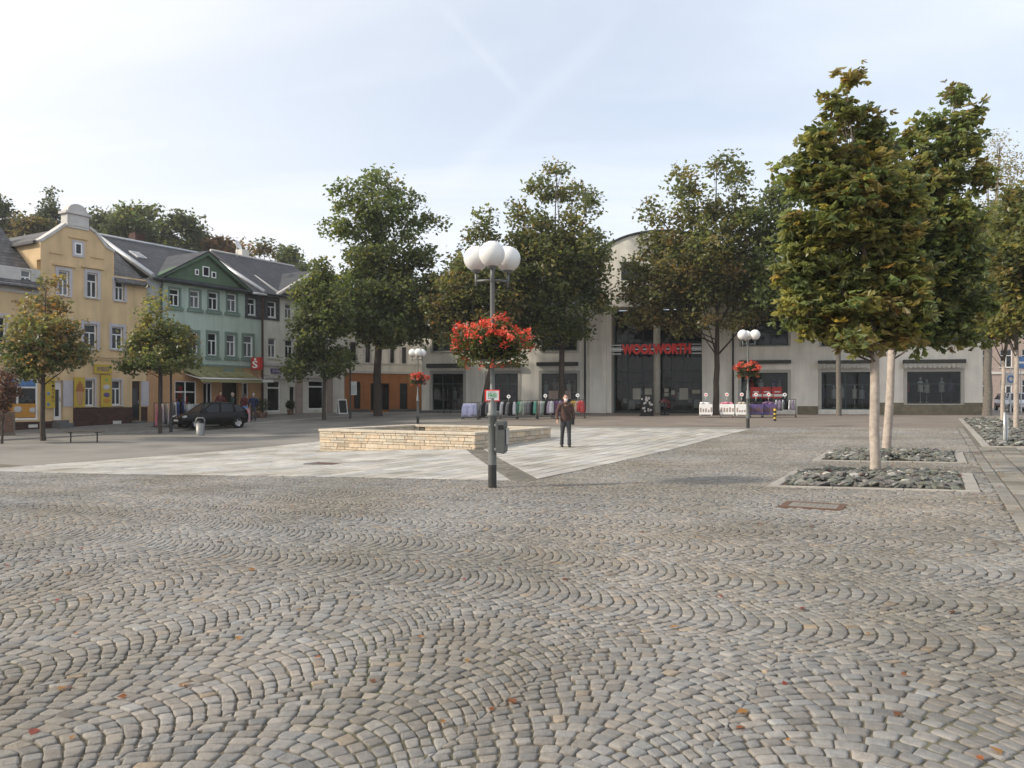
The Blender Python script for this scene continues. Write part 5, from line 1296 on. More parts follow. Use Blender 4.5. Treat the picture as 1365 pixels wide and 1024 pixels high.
def flower_basket(label, base, z, r, nf, seed, ps=.045):
    rr = np.random.default_rng(seed); t = thing('flower_basket', label, 'flower basket', (base[0], base[1], base[2] + z), 0, 'red geranium baskets on the lamps')
    mb = MB(); mb.lathe([(r*.45, -.16), (r*.62, .0), (r*.66, .12), (.05, .12)], 20); mb.lathe([(.06, -.2), (r*.45, -.16)], 20); mb.build('basket', M['black'], t)
    def pts(n, lo, zlo):
        v = rr.normal(0, 1, (n, 3)); v /= np.linalg.norm(v, axis=1, keepdims=True); v[:, 2] = np.where(v[:, 2] < zlo, -v[:, 2], v[:, 2])
        return v * rr.uniform(lo, 1.0, (n, 1))
    global NR
    NR = rr
    p = pts(int(nf * 2.2), .45, -.75) * np.array([r, r, r * .50]) + np.array([0, 0, .14])
    lump = 1 + .24 * np.sin(p[:, 0] * 9) * np.cos(p[:, 1] * 8 + 1); p *= lump[:, None]
    P = np.array([(.05, .085, .025), (.07, .10, .03), (.04, .06, .02), (.09, .09, .03), (.10, .07, .03)]); c = P[rr.integers(0, 5, len(p))] * rr.uniform(.7, 1.2, (len(p), 1))
    leafmesh('foliage', p, rr.uniform(.05, .095, len(p)), c, t)
    # hanging shoots
    n = int(nf * .5); a = rr.uniform(0, 6.28, n); q = np.stack([np.cos(a) * r * rr.uniform(.5, .95, n), np.sin(a) * r * rr.uniform(.5, .95, n), -rr.uniform(.03, .27, n) * (r / .7)], -1)
    leafmesh('hanging_foliage', q, rr.uniform(.04, .07, n), P[rr.integers(0, 5, n)], t)
    f = pts(nf // 11, .84, -.32); f *= np.array([r * 1.04, r * 1.04, r * .55]); f[:, 2] += .15
    f *= (1 + .24 * np.sin(f[:, 0] * 9) * np.cos(f[:, 1] * 8 + 1))[:, None]
    ex = np.stack([np.cos(a[:7]) * r * .7, np.sin(a[:7]) * r * .7, -rr.uniform(.05, .3, 7) * (r / .7)], -1)
    f = np.concatenate([f, ex])
    k = 13; fp = np.repeat(f, k, 0) + rr.normal(0, .030, (len(f) * k, 3)) * (r / .7)
    R_ = np.array([(.62, .07, .045), (.66, .12, .075), (.50, .05, .035), (.66, .20, .14)]); fc = np.repeat(R_[rr.integers(0, 4, len(f))], k, 0) * rr.uniform(.8, 1.15, (len(fp), 1))
    m = leafmesh('blossoms', fp, rr.uniform(ps * .8, ps * 1.5, len(fp)), fc, t, droop=-.1); m.data.materials[0] = M['petal']
    return t
flower_basket('large ball of red geraniums round the nearest lamp pole', L1, 2.50, .71, 1900, 1)
flower_basket('red geranium basket on the lamp before the store window', L2, 2.52, .58, 900, 2, .06)
flower_basket('red geranium basket on the lamp behind the basin', L3, 2.52, .58, 800, 3, .07)
# notice and litter bin on the near lamp
t = thing('notice_sign', 'small white notice with red border and green print on the nearest lamp pole', 'sign', (L1[0], L1[1] - .055, L1[2] + 1.58), math.radians(2))
mb = MB(); mb.box(-.135, .135, -.012, 0, 0, .215); mb.build('border', M['red'], t, bevel=.004)
mb = MB(); mb.box(-.112, .118, -.017, -.0125, .022, .195); mb.build('board', M['white'], t)
text('print', 'FREI', M['signgreen'], t, .15, .075, (-.075, -.0185, .075), .002, .03); 
pieces('small_print', [(-.08, .07 - .03 * i, -.0185, -.0172, .168 - .115 * i, .178 - .115 * i) for i in range(2)], M['steel_grey'], t)
mb = MB(); mb.tube([(0, .055, .06), (0, .0, .06)], .02, 6); mb.tube([(0, .055, .16), (0, .0, .16)], .02, 6); mb.build('clamp', M['inox'], t)
t = thing('litter_bin', 'grey green litter bin strapped to the nearest lamp pole', 'bin', (L1[0] + .13, L1[1] + .02, L1[2] + .63), math.radians(-8))
mb = MB(); mb.prism([(-.05, .02), (.11, 0), (.13, .05), (.125, .58), (.08, .60), (-.05, .58)][::-1], -.17, .17); mb.build('body', M['bin'], t, bevel=.015)
mb = MB(); mb.box(.13, .165, -.11, .11, .16, .46); mb.build('flap', M['inox'], t, bevel=.012)
pieces('strap', [(-.21, -.03, -.1, .1, .50, .54), (-.21, -.03, -.1, .1, .06, .10)], M['inox'], t)
mb = MB(); mb.box(.0, .10, -.175, -.171, .44, .52); mb.build('mouth', M['black'], t)

# ------------------------------------------------------------------ bench, waste bin, posts
x, y, z = gp(112, 34.2); t = thing('park_bench', 'backless wooden bench on two iron legs before the yellow house', 'bench', (x, y, z), math.radians(4))
mb = MB()
for i in range(4): mb.box(-.78, .78, -.2 + i*.105, -.11 + i*.105, .42, .465)
mb.build('seat', M['wood'], t, bevel=.006)
for s in (-.55, .55):
    mb = MB(); mb.tube([(s, 0, -.1), (s, 0, .4)], .03, 8); mb.box(s - .025, s + .025, -.19, .19, .385, .415); mb.build('leg', M['pole_black'], t)
x, y, z = gp(267, 39.5); t = thing('waste_bin', 'grey steel waste bin with an arched top before the black car', 'bin', (x, y, z), math.radians(10))
mb = MB(); mb.lathe([(.20, -.1), (.205, .0), (.205, .60), (.0, .60)], 20); mb.build('body', M['inoxdull'], t)
mb = MB(); mb.tube([(-.20, 0, .55), (-.20, 0, .78), (-.14, 0, .86), (.14, 0, .86), (.20, 0, .78), (.20, 0, .55)], .035, 8); mb.build('hoop', M['inoxdull'], t)
mb = MB(); mb.lathe([(.0, .66), (.17, .66), (.17, .70), (0, .72)], 16); mb.build('lid', M['black'], t)
def post(px, d, h, label, r=.05, m='pole_black', extra=None, base=None, cat='post', name='metal_post'):
    b = base or gp(px, d); t = thing(name, label, cat, b, 0)
    mb = MB(); mb.lathe([(r * 1.5, -.2), (r * 1.5, .35), (r, .42), (r, h), (.001, h + .02)], 14); mb.build('shaft', M[m], t)
    if extra: extra(t, h)
    return t
post(228, 42, 4.6, 'slim dark lamp post beside the street tree left of the black car', .055, extra=lambda t, h: (lambda mb: (mb.lathe([(.05, h), (.16, h + .12), (.2, h + .35), (.06, h + .45), (.001, h + .46)], 16), mb.build('lantern', M['globe'], t)))(MB()), cat='lamp post', name='lamp_post')
def plate_(t, h):
    mb = MB(); mb.box(.02, .42, -.02, .02, 1.55, 2.45); mb.build('notice_board', M['offwhite'], t); mb = MB(); mb.box(.06, .38, -.026, -.021, 1.62, 2.2); mb.build('notice_print', M['greyside'], t)
post(467, 52.5, 4.3, 'dark post with a pale notice board before the orange house', .055, extra=plate_)
def post2(t, h):
    mb = MB(); mb.lathe([(.03, .02), (.03, h * .93), (.001, h * .94)], 12, at=(.10, .03, 0)); mb.build('second_shaft', M['inox'], t)
b = gp(1339, 24.0); post(1339, 24.0, .92, 'short steel twin post at the near end of the long stone bed', .032, 'inox', post2, b)
x, y, z = gp(1033, 43.5); t = thing('striped_post', 'small yellow and black striped post before the store', 'post', (x, y, z))
for i in range(6):
    mb = MB(); mb.lathe([(.075, i*.11), (.075, i*.11 + .11)] + ([(.001, .67)] if i == 5 else []), 14); mb.build('yellow_band' if i % 2 else 'black_band', M['signyellow' if i % 2 else 'black'], t)
x, y, z = gp(458, 57); t = thing('pavement_sign', 'white framed folding board with a dark panel before the cream house', 'sign', (x, y, z), math.radians(40))
mb = MB(); Mx = Matrix.Rotation(math.radians(-12), 4, 'X'); mb.obox(Mx, -.36, .36, -.02, .02, 0, 1.15); mb.obox(Matrix.Translation((0, .48, 0)) @ Matrix.Rotation(math.radians(12), 4, 'X'), -.36, .36, -.02, .02, 0, 1.13); mb.build('frame', M['white'], t)
mb = MB(); mb.obox(Mx, -.28, .28, -.026, -.021, .15, 1.05); mb.build('panel', M['pole_black'], t)
x, y, z = gp(7, 37.5); t = thing('pavement_sign', 'leaning brownish folding board at the left edge before the shop window', 'sign', (x, y, z), math.radians(35))
mb = MB(); Mx = Matrix.Rotation(math.radians(-14), 4, 'X'); mb.obox(Mx, -.4, .4, -.02, .02, 0, 1.2); mb.obox(Matrix.Translation((0, .56, 0)) @ Matrix.Rotation(math.radians(14), 4, 'X'), -.4, .4, -.02, .02, 0, 1.18); mb.build('frame', M['wood'], t)
mb = MB(); mb.obox(Mx, -.33, .33, -.026, -.021, .2, 1.1); mb.build('panel', M['rust'], t)
x, y, z = gp(592, 58.5); t = thing('hand_rail', 'low dark hand rail beside the leftmost store door', 'rail', (x, y, z), 0)
mb = MB(); mb.tube([(0, 0, -.2), (0, 0, .95), (.45, .5, 1.0), (.45, .5, -.2)], .03, 8); mb.build('tube', M['pole_black'], t)

# ------------------------------------------------------------------ hatchback
def car(label, loc, rz, paint, group=None):
    """x forward"""
    t = thing('parked_car', label, 'car', loc, rz, group)
    # stations from rear to front: x, half width, z low, z shoulder, crown z at centre
    S = [(-1.93,.66,.42,.72,.74),(-1.90,.76,.30,.86,.90),(-1.70,.82,.24,.93,.97),(-1.2,.85,.22,.94,.97),(-.5,.86,.21,.93,.96),(.3,.86,.21,.92,.95),(.85,.85,.22,.90,.95),(1.2,.83,.22,.83,.91),(1.6,.78,.23,.74,.80),(1.88,.68,.27,.64,.68),(1.98,.55,.36,.56,.58)]
    n = 12; V = []
    for x, w, zl, zs, zc in S:
        ring = [(-w*.80, zl), (-w*.97, zl+.12), (-w, (zl+zs)/2), (-w*.985, zs - .06), (-w*.93, zs), (-w*.5, zc), (w*.5, zc), (w*.93, zs), (w*.985, zs - .06), (w, (zl+zs)/2), (w*.97, zl+.12), (w*.80, zl)]
        V += [(x, yy, zz) for yy, zz in ring]
    mb = MB(); fs = [(i*n+k, (i+1)*n+k, (i+1)*n+(k+1) % n, i*n+(k+1) % n) for i in range(len(S)-1) for k in range(n)]
    fs += [list(range(n)), list(range((len(S)-1)*n, len(S)*n))[::-1]]
    mb.add(V, [f[::-1] for f in fs], 0, smooth=True)
    # roof and pillars
    R_ = [(-1.50,.60,1.20),(-1.22,.65,1.37),(-.8,.67,1.45),(-.2,.66,1.47),(.25,.63,1.43)]
    V = []
    for x, w, z in R_: V += [(x, -w, z - .05), (x, -w*.9, z), (x, 0, z + .03), (x, w*.9, z), (x, w, z - .05), (x, 0, z - .06)]
    fs = [(i*6+k, (i+1)*6+k, (i+1)*6+(k+1) % 6, i*6+(k+1) % 6) for i in range(len(R_)-1) for k in range(6)] + [list(range(6)), list(range(24, 30))[::-1]]
    mb.add(V, fs, 0, smooth=True)
    for s in (-1, 1):
        for p, q, r in (((1.0, s*.76, .90), (.25, s*.62, 1.40), .035), ((-.18, s*.80, .92), (-.22, s*.66, 1.42), .04), ((-1.05, s*.80, .94), (-1.0, s*.66, 1.42), .04), ((-1.78, s*.74, .95), (-1.44, s*.61, 1.24), .07)):
            mb.tube([p, q], r, 6)
    mb.build('body', M[paint], t)
    g = MB()
    for s in (-1, 1):
        k = [(1.0, s*.755, .905), (-1.76, s*.755, .95), (-1.40, s*.62, 1.27), (-.8, s*.655, 1.40), (.24, s*.615, 1.39)]
        g.add(k, [(0,1,2,3,4) if s < 0 else (4,3,2,1,0)])
    g.build('side_window', M['glass'], t)
    g = MB(); g.quad((1.02, -.75, .905), (1.02, .75, .905), (.26, .61, 1.395), (.26, -.61, 1.395)); g.build('windscreen', M['glass'], t)
    g = MB(); g.quad((-1.80, .70, .94), (-1.80, -.70, .94), (-1.49, -.56, 1.21), (-1.49, .56, 1.21)); g.build('rear_window', M['glass'], t)
    for x in (-1.22, 1.22):
        for s in (-1, 1):
            w = MB(); w.ball((0, 0, 0), .001, 4)
            wh = bpy.data.objects.new('wheel', None); COL.objects.link(wh); wh.parent = t; wh.location = (x, s*.76, .30)
            w = MB(); w.lathe([(.20, -.10), (.29, -.10), (.305, -.06), (.305, .06), (.29, .10), (.20, .10)], 24); o = w.build('tyre', M['tyre'], wh); o.rotation_euler = (math.pi/2, 0, 0)
            w = MB(); w.lathe([(.205, .09), (.19, .06), (.05, .075), (.001, .085)], 24); w.lathe([(.205, -.09), (.19, -.06), (.05, -.075), (.001, -.085)], 24)
            for i in range(5):
                a = i * 2*math.pi/5
                for sg in (-1, 1): w.tube([(0, 0, .085*sg), (.19*math.cos(a), .19*math.sin(a), .085*sg)], .022, 5, m=0)
            o = w.build('rim', M['rim'], wh); o.rotation_euler = (math.pi/2, 0, 0)
            ar = MB(); ar.lathe([(.34, -.10), (.34, .10)], 20); o = ar.build('wheel_arch', M['black'], wh); o.rotation_euler = (math.pi/2, 0, 0)
    for s in (-1, 1):
        h = MB(); h.ball((1.74, s*.60, .66), .16, 14, sz=(1.15, .75, .55)); h.build('headlight', M['lampclear'], t)
        h = MB(); h.ball((-1.84, s*.66, .86), .13, 12, sz=(.5, .6, 1.2)); h.build('tail_light', M['tail'], t)
        h = MB(); h.ball((.72, s*.93, .98), .10, 12, sz=(.6, 1, .7)); h.build('mirror', M[paint], t)
        h = MB(); h.ball((1.92, s*.45, .38), .07, 10, sz=(.4, 1, .5)); h.build('fog_light', M['lampclear'], t)
    h = MB(); h.box(1.985, 2.0, -.26, .26, .42, .53); h.build('number_plate', M['plate'], t)
    h = MB(); h.box(1.90, 1.975, -.42, .42, .57, .63); h.box(1.90, 1.97, -.5, .5, .30, .40); h.build('grille', M['black'], t)
    h = MB(); h.ball((1.965, 0, .62), .05, 10, sz=(.3, 1, 1)); h.build('badge', M['inox'], t)
    return t
x, y, z = gp(281, 45); car('black hatchback parked before the green house with its nose towards us', (x, y, z), math.radians(180 + 47), 'carblack')
x, y, z = gp(1357, 62); car('pale estate car parked in the side street right of the store', (x, y, z), math.radians(250), 'carwhite')
x, y, z = gp(1346, 68); car('dark red car parked behind the pale car in the side street', (x, y, z), math.radians(250), 'cardark')

# ------------------------------------------------------------------ people
def voxel(mb, name, material, parent, vox=.016, smooth=6):
    o = mb.build(name, material, parent)
    r = o.modifiers.new('one_surface', 'REMESH'); r.mode = 'VOXEL'; r.voxel_size = vox; r.use_smooth_shade = True
    s = o.modifiers.new('soft', 'SMOOTH'); s.iterations = smooth; s.factor = .5
    return baked(o)
def person(label, loc, rz, top, trousers, hair, h=1.74, stride=.14, larm=(-.34, .05), rarm=(.34, -.02), fine=True, bag=None, beard=None, group=None, long_hair=False):
    """front of the figure looks along -y"""
    t = thing('person', label, 'person', loc, rz, group); k = h / 1.74; vx = .014 if fine else .022
    def P(*a): return [tuple(c * k for c in p) for p in a]
    hipz = .90
    LA = {}
    for s, (ax, ay) in ((-1, larm), (1, rarm)):
        sh = (s*.185, .01, 1.40); el = (s*(.185 + abs(ax)*.32), .04 + ay*.2, 1.13); wr = (s*(.165 + abs(ax)*.42), -.06 + ay, .89)
        LA[s] = (sh, el, wr)
    F_ = {-1: -stride, 1: stride}
    # body: head, neck, hands, one skin surface with a slim core inside the clothes
    b = MB()
    b.tube(P((0, .01, 1.36), (0, .005, 1.46), (0, -.01, 1.53)), [.075*k, .058*k, .056*k], 12)
    b.ball((0, -.012*k, 1.635*k), .098*k, 18, sz=(.80, .98, 1.18)); b.ball((0, -.045*k, 1.575*k), .055*k, 12, sz=(1, .9, .85))
    b.tube(P((0, -.10, 1.655), (0, -.128, 1.615)), [.010*k, .018*k], 6)
    for s in (-1, 1): b.ball((s*.082*k, .005*k, 1.63*k), .026*k, 8, sz=(.5, .8, 1.2))
    b.tube(P((0, .01, 1.40), (0, .02, 1.1), (0, .01, .95)), [.10*k, .10*k, .11*k], 12)
    for s in (-1, 1):
        sh, el, wr = LA[s]; b.tube(P((0, .01, 1.37), sh, el, wr), [.05*k, .045*k, .036*k, .027*k], 10)
        wv = Vector(wr); d = (wv - Vector(el)).normalized(); side = Vector((0, -1, 0)) - d * Vector((0, -1, 0)).dot(d); side.normalize()
        palm = wv + d * .045; b.tube(P(wv, palm, wv + d * .085), [.026*k, .034*k, .030*k], 8, sq=.55)
        for i, ln in enumerate((.062, .074, .070, .054)):
            o_ = side * (.027 - .018 * i); q = wv + d * .082 + o_; cur = Vector((-s*.45, 0, 0))
            b.tube(P(q, q + d * ln * .5 + cur * .008, q + d * ln * .9 + cur * .03), [.0095*k, .009*k, .0075*k], 6)
        q = wv + d * .03 + side * .03; b.tube(P(q, q + side * .028 + d * .02, q + side * .034 + d * .055), [.012*k, .0105*k, .009*k], 6)
        st = F_[s]; b.tube(P((s*.09, .0, hipz), (s*.10, -.02 - st*.4, .50), (s*.105, .02 - st, .09)), [.07*k, .05*k, .035*k], 10)
    voxel(b, 'body', M['skin'], t, .0105 if fine else .016, 2)
    e = MB()
    for s in (-1, 1): e.ball((s*.032*k, -.096*k, 1.65*k), .010*k, 8)
    e.tube(P((-.024, -.102, 1.562), (0, -.106, 1.560), (.024, -.102, 1.562)), .004*k, 5); e.build('eyes_and_mouth', M['hairdark'], t)
    hr = MB(); hr.ball((0, .016*k, 1.672*k), .102*k, 18, sz=(.88, .98, .98)); hr.ball((0, .045*k, 1.62*k), .085*k, 14, sz=(.95, .8, 1.2 if not long_hair else 1.9))
    ob = voxel(hr, 'hair', hair, t, .012, 2)
    if beard: 
        m_ = MB(); m_.ball((0, -.075*k, 1.575*k), .062*k, 14, sz=(.95, .62, .92)); voxel(m_, 'face_mask', beard, t, .010, 2)
    j = MB()
    j.tube(P((0, .012, 1.445), (0, .015, 1.36), (0, .012, 1.22), (0, .012, 1.05), (0, .01, .86)), [.085*k, .175*k, .180*k, .172*k, .185*k], 18, sq=.66)
    for s in (-1, 1):
        sh, el, wr = LA[s]; j.tube(P((s*.10, .012, 1.39), sh, el, Vector(el).lerp(Vector(wr), .93)), [.085*k, .080*k, .062*k, .050*k], 12)
    j.tube(P((0, .02, 1.42), (0, .015, 1.50)), [.088*k, .072*k], 14)
    voxel(j, 'jacket', top, t, vx, 5)
    z_ = MB(); z_.box(-.006*k, .006*k, -.125*k, -.11*k, .9*k, 1.40*k); z_.build('zip', M['pole_black'], t)
    p = MB()
    p.tube(P((0, .01, 1.0), (0, .01, .87), (0, .005, .80)), [.150*k, .158*k, .12*k], 16, sq=.75)
    for s in (-1, 1):
        st = F_[s]; p.tube(P((s*.075, .005, .90), (s*.092, -.01 - st*.2, .72), (s*.10, -.02 - st*.45, .50), (s*.104, .01 - st*.8, .28), (s*.106, .025 - st, .07)), [.092*k, .092*k, .070*k, .062*k, .066*k], 14)
    voxel(p, 'trousers', trousers, t, vx, 4)
    for s in (-1, 1):
        st = F_[s]; f = MB(); f.ball((s*.108*k, (-.03 - st)*k, .045*k), .05*k, 12, sz=(.95, 2.3, .9)); f.ball((s*.108*k, (.05 - st)*k, .06*k), .048*k, 10); f.box((s*.108-.042)*k, (s*.108+.042)*k, (-.135-st)*k, (.09-st)*k, -.002, .022); voxel(f, 'shoe', M['black'], t, .012, 2)
    if bag:
        b_ = MB(); b_.tube(P((-.14, -.10, 1.38), (-.02, -.135, 1.18), (.16, -.11, .98)), .016*k, 6, sq=.5); b_.tube(P((-.14, .12, 1.38), (.02, .14, 1.15), (.16, .10, .98)), .016*k, 6, sq=.5); b_.tube(P((-.14, -.10, 1.38), (-.15, .02, 1.44), (-.14, .12, 1.38)), .016*k, 6)
        b_.box(.20*k, .28*k, -.12*k, .13*k, .74*k, .98*k); bb = b_.build('shoulder_bag', bag, t, bevel=.02)
    return t
brown = cloth((.085, .052, .045), 'dark_brown_jacket_cloth'); jeans = cloth((.055, .056, .062), 'dark_jeans'); navy = cloth((.022, .030, .065), 'navy_cloth'); teal_ = cloth((.03, .05, .05), 'dark_green_coat'); redc = cloth((.11, .03, .03), 'dark_red_coat'); pinkc = cloth((.55, .33, .36), 'pink_cloth')
x, y, z = gp(754, 26.4); person('person in a dark brown jacket and dark trousers standing on the pale square', (x, y, z + .005), math.radians(4), brown, jeans, M['hairdark'], 1.73,   .15, (-.32, -.09), (.24, .05), bag=M['black'], beard=M['white'])
for px, d, rz, tp, hr, h, lab in ((338, 49.6, 200, navy, M['hairgrey'], 1.68, 'grey haired person in a navy coat standing right of the black car'), (310, 50.2, 120, teal_, M['hairgrey'], 1.66, 'person in a dark green coat behind the roof of the black car'),
                                (326, 50.6, 160, redc, M['hairdark'], 1.60, 'person in a dark red coat between two others before the green house'), (294, 50.2, 30, redc, M['hairdark'], 1.74, 'person in a dark maroon top under the shop awning behind the car')):
    x, y, z = gp(px, d); wx, wy = x, y
    person(lab, (x, y, z + .06), math.radians(rz), tp, jeans, hr, h, .06, fine=False)

# ------------------------------------------------------------------ goods outside the shops
GC = {'white': (.62,.62,.64), 'lavender': (.46,.47,.62), 'grey': (.22,.22,.23), 'black': (.02,.02,.022), 'green': (.10,.30,.22), 'teal green': (.16,.42,.33), 'purple': (.16,.09,.17), 'mauve': (.36,.30,.38), 'ochre': (.42,.28,.08), 'coral red': (.58,.11,.11), 'beige': (.42,.37,.30), 'pink': (.60,.22,.28), 'blue': (.07,.10,.26), 'pale green': (.34,.40,.34)}
GM = {k: cloth(v, k.replace(' ', '_') + '_garment_cloth') for k, v in GC.items()}
def garment(loc, rz, col, label, group, h, w, seed):
    r = random.Random(seed); mb = MB(); n = 9; rows_ = 6; V = []; y_ = .05
    ph = r.uniform(0, 6)
    for side in (1, -1):
        for j in range(rows_):
            z = -.03 - h * j / (rows_ - 1)
            for i in range(n):
                u = i / (n - 1) * 2 - 1; sp = (w * (.62 if j == 0 else .95 if j == 1 else 1 + .05 * j)) / 2
                sl = -.05 * abs(u)**1.5 if j == 0 else 0
                V.append((u * sp, side * (y_ * (1 - u*u)**.5 * (.6 + .12*j) + .012 * math.sin(u * 7 + ph + side) * j / 3), z + sl))
    f = []
    for s in (0, 1):
        o = s * n * rows_
        for j in range(rows_ - 1):
            for i in range(n - 1):
                q = (o + j*n + i, o + j*n + i + 1, o + (j+1)*n + i + 1, o + (j+1)*n + i); f.append(q if s else q[::-1])
    a = n * rows_
    for i in range(n - 1): f.append((i, i+1, a+i+1, a+i)); f.append(((rows_-1)*n+i, a+(rows_-1)*n+i, a+(rows_-1)*n+i+1, (rows_-1)*n+i+1))
    mb.add(V, f, 0, smooth=True); mb.tube([(0, 0, -.04), (0, 0, .0), (.02, 0, .03), (0, 0, .045)], .006, 5, cap=False)
    o = mb.build('garment', GM[col]); o.location = loc; o.rotation_euler = (0, 0, rz); return tag(o, label, 'garment', group)
def rack(px, d, w, cols, label, glabel, group, rz, h=1.35, gh=.85, disc=True, seed=0, across=True):
    x, y, z = gp(px, d); t = thing('clothes_rack', label, 'clothes rack', (x, y, z), rz, 'clothes racks standing outside the shops')
    mb = MB()
    for s in (-w/2, w/2): mb.tube([(s, 0, .08), (s, 0, h)], .018, 8); mb.tube([(s, -.28, .08), (s, .28, .08)], .018, 8); mb.ball((s, -.26, .03), .035, 8); mb.ball((s, .26, .03), .035, 8)
    mb.tube([(-w/2, 0, h), (w/2, 0, h)], .016, 8); mb.tube([(-w/2, 0, .12), (w/2, 0, .12)], .012, 6); mb.build('rail_frame', M['pole_black'], t)
    if disc:
        mb = MB(); mb.tube([(0, 0, h), (0, 0, h + .14)], .01, 6); dd = mb.build('price_holder', M['inox'], t)
        mb = MB(); mb.tube([(0, -.012, h + .28), (0, .012, h + .28)], .115, 20, smooth=False); mb.build('price_disc', M['white'], dd)
        mb = MB(); mb.box(-.05, .05, -.017, -.013, h + .24, h + .33); mb.build('price_print', M['greyplinth'], dd)
    n = len(cols); c, s_ = math.cos(rz), math.sin(rz); rr = random.Random(seed)
    for i, cn in enumerate(cols):
        u = (i + .5) / n * (w - .12) - w/2 + .06
        garment((x + u*c, y + u*s_, z + h - .03), rz + math.radians(rr.uniform(50, 75) if across else 90 - 25), cn, glabel % cn, group, gh * rr.uniform(.9, 1.08), .46, rr.random())
gpx = 'clothes hanging on the racks outside the store'
WR = math.radians(-13)
rack(627, 50.5, 1.0, ['lavender'] * 6, 'rack of pale lavender clothes, leftmost before the store', '%s garment on the leftmost rack before the store', gpx, WR, 1.08, .80, False, 1)
rack(650, 50.5, 1.1, ['grey', 'black', 'grey', 'black', 'grey'], 'rack of dark grey clothes behind the nearest lamp pole', '%s garment on the rack behind the nearest lamp pole', gpx, WR, 1.10, .78, True, 2)
rack(678, 50, 1.1, ['white', 'black', 'grey', 'black', 'white'], 'rack of black and white clothes right of the nearest lamp pole', '%s garment on the rack right of the nearest lamp pole', gpx, WR, 1.15, .8, True, 3)
rack(703, 50, 1.3, ['green', 'pale green', 'pale green', 'grey', 'grey', 'black', 'teal green'], 'rack with grey green and teal clothes beneath the dark tall tree', '%s garment on the rack left of the tall dark tree', gpx, WR, 1.16, .82, False, 4)
rack(727, 50, 1.1, ['beige', 'white', 'pale green', 'black', 'mauve', 'white'], 'rack with pale beige and mauve clothes under the store window', '%s garment on the rack before the tall dark tree', gpx, WR, 1.16, .82, True, 5)
rack(745, 50.5, .9, ['purple', 'purple', 'mauve', 'purple'], 'rack of purple clothes just left of the standing person', '%s garment on the rack beside the standing person', gpx, WR, 1.16, .85, False, 6)
rack(770, 50, .9, ['ochre', 'ochre', 'beige', 'coral red', 'coral red'], 'rack of ochre and coral clothes just right of the standing person', '%s garment on the rack right of the standing person', gpx, WR, 1.16, .72, True, 7)
rack(218, 44.6, 1.2, ['pink', 'pink', 'white', 'grey', 'white', 'pink'], 'rack of pink and white clothes before the yellow house door', '%s garment on the rack before the yellow house', 'clothes on the racks before the left houses', SR, 1.4, 1.15, False, 8)
rack(237, 46.4, 1.0, ['grey', 'white', 'blue', 'black', 'blue'], 'rack of blue and grey clothes at the corner of the green house', '%s garment on the rack at the corner of the green house', 'clothes on the racks before the left houses', SR, 1.4, 1.15, False, 9)
rack(1046, 49.2, 1.3, ['white', 'mauve', 'white', 'black', 'white', 'mauve'], 'rack of pale clothes at the right end of the sales bins', '%s garment on the rack right of the sales bins', gpx, WR, 1.12, .62, True, 10)
def binbox(px, d, w, m, label, goods, seed):
    x, y, z = gp(px, d); t = thing('sales_bin', label, 'sales bin', (x, y, z), WR, 'sales bins outside the store')
    mb = MB(); mb.box(-w/2, w/2, -.35, .35, .18, .82); mb.build('box', M[m] if m in M else GM[m], t, bevel=.02)
    mb = MB(); 
    for u in (-w/2 + .06, w/2 - .06):
        for v in (-.3, .3): mb.tube([(u, v, 0), (u, v, .18)], .025, 6)
    mb.build('leg', M['inox'], t)
    r = random.Random(seed); mb = MB()
    for i in range(9): mb.ball((r.uniform(-w/2 + .12, w/2 - .12), r.uniform(-.25, .25), .84 + r.uniform(0, .06)), r.uniform(.08, .14), 8, sz=(1.2, 1, .7))
    mb.build('goods', GM[goods], t)
    mb = MB()
    for i in range(5): u = -w/2 + w * (i + .5) / 5; hh = r.uniform(.1, .3); mb.box(u - w*.06, u + w*.06, -.358, -.352, .34, .34 + hh)
    mb.build('printed_pattern', M['pink'] if m == 'white' else M['rust'], t)
    mb = MB(); mb.tube([(0, .2, .82), (0, .2, 1.3)], .012, 6); dd = mb.build('price_holder', M['inox'], t)
    mb = MB(); mb.tube([(0, .185, 1.42), (0, .21, 1.42)], .115, 18, smooth=False); mb.build('price_disc', M['white'], dd)
    mb = MB(); mb.box(-.05, .05, .178, .183, 1.38, 1.46); mb.build('price_print', M['red'], dd)
binbox(941, 49.5, .80, 'white', 'white sales bin of goods left of the forked tree trunk', 'white', 1)
binbox(969, 49.5, .85, 'white', 'white sales bin of goods just right of the forked tree trunk', 'pink', 2)
binbox(989, 49.0, .75, 'white', 'white sales bin of goods behind the right hand lamp pole', 'beige', 3)
binbox(1008, 49.3, .8, 'purple', 'dark purple sales bin just right of the lamp pole', 'black', 4)
binbox(1025, 49.3, .8, 'purple', 'dark purple sales bin below the red posters', 'purple', 5)
x, y, z = gp(886, 54.5); t = thing('goods_stand', 'small stand with a dark red cover in the store entrance', 'stand', (x, y, z), WR)
mb = MB(); mb.lathe([(.42, .85), (.25, 1.05), (.01, 1.1)], 8); mb.lathe([(.42, .85), (.01, .88)], 8); mb.build('red_cover', M['cardark'], t)
mb = MB(); mb.tube([(0, 0, -.1), (0, 0, .98)], .05, 8); mb.box(-.3, .3, -.3, .3, -.02, .06); mb.build('stem', M['black'], t)
x, y, z = gp(862, 53.5); t = thing('goods_stand', 'rack of small goods left of the entrance column', 'stand', (x, y, z), WR)
mb = MB(); mb.box(-.45, .45, -.3, .3, -.02, .08); mb.box(-.42, .42, .2, .25, .08, 1.4); mb.build('frame', M['black'], t)
mb = MB(); r = random.Random(3)
for i in range(20): u, v = r.uniform(-.38, .3), r.uniform(.2, 1.2); mb.box(u, u + .1, .1, .19, v, v + .14)
mb.build('goods', M['offwhite'], t)
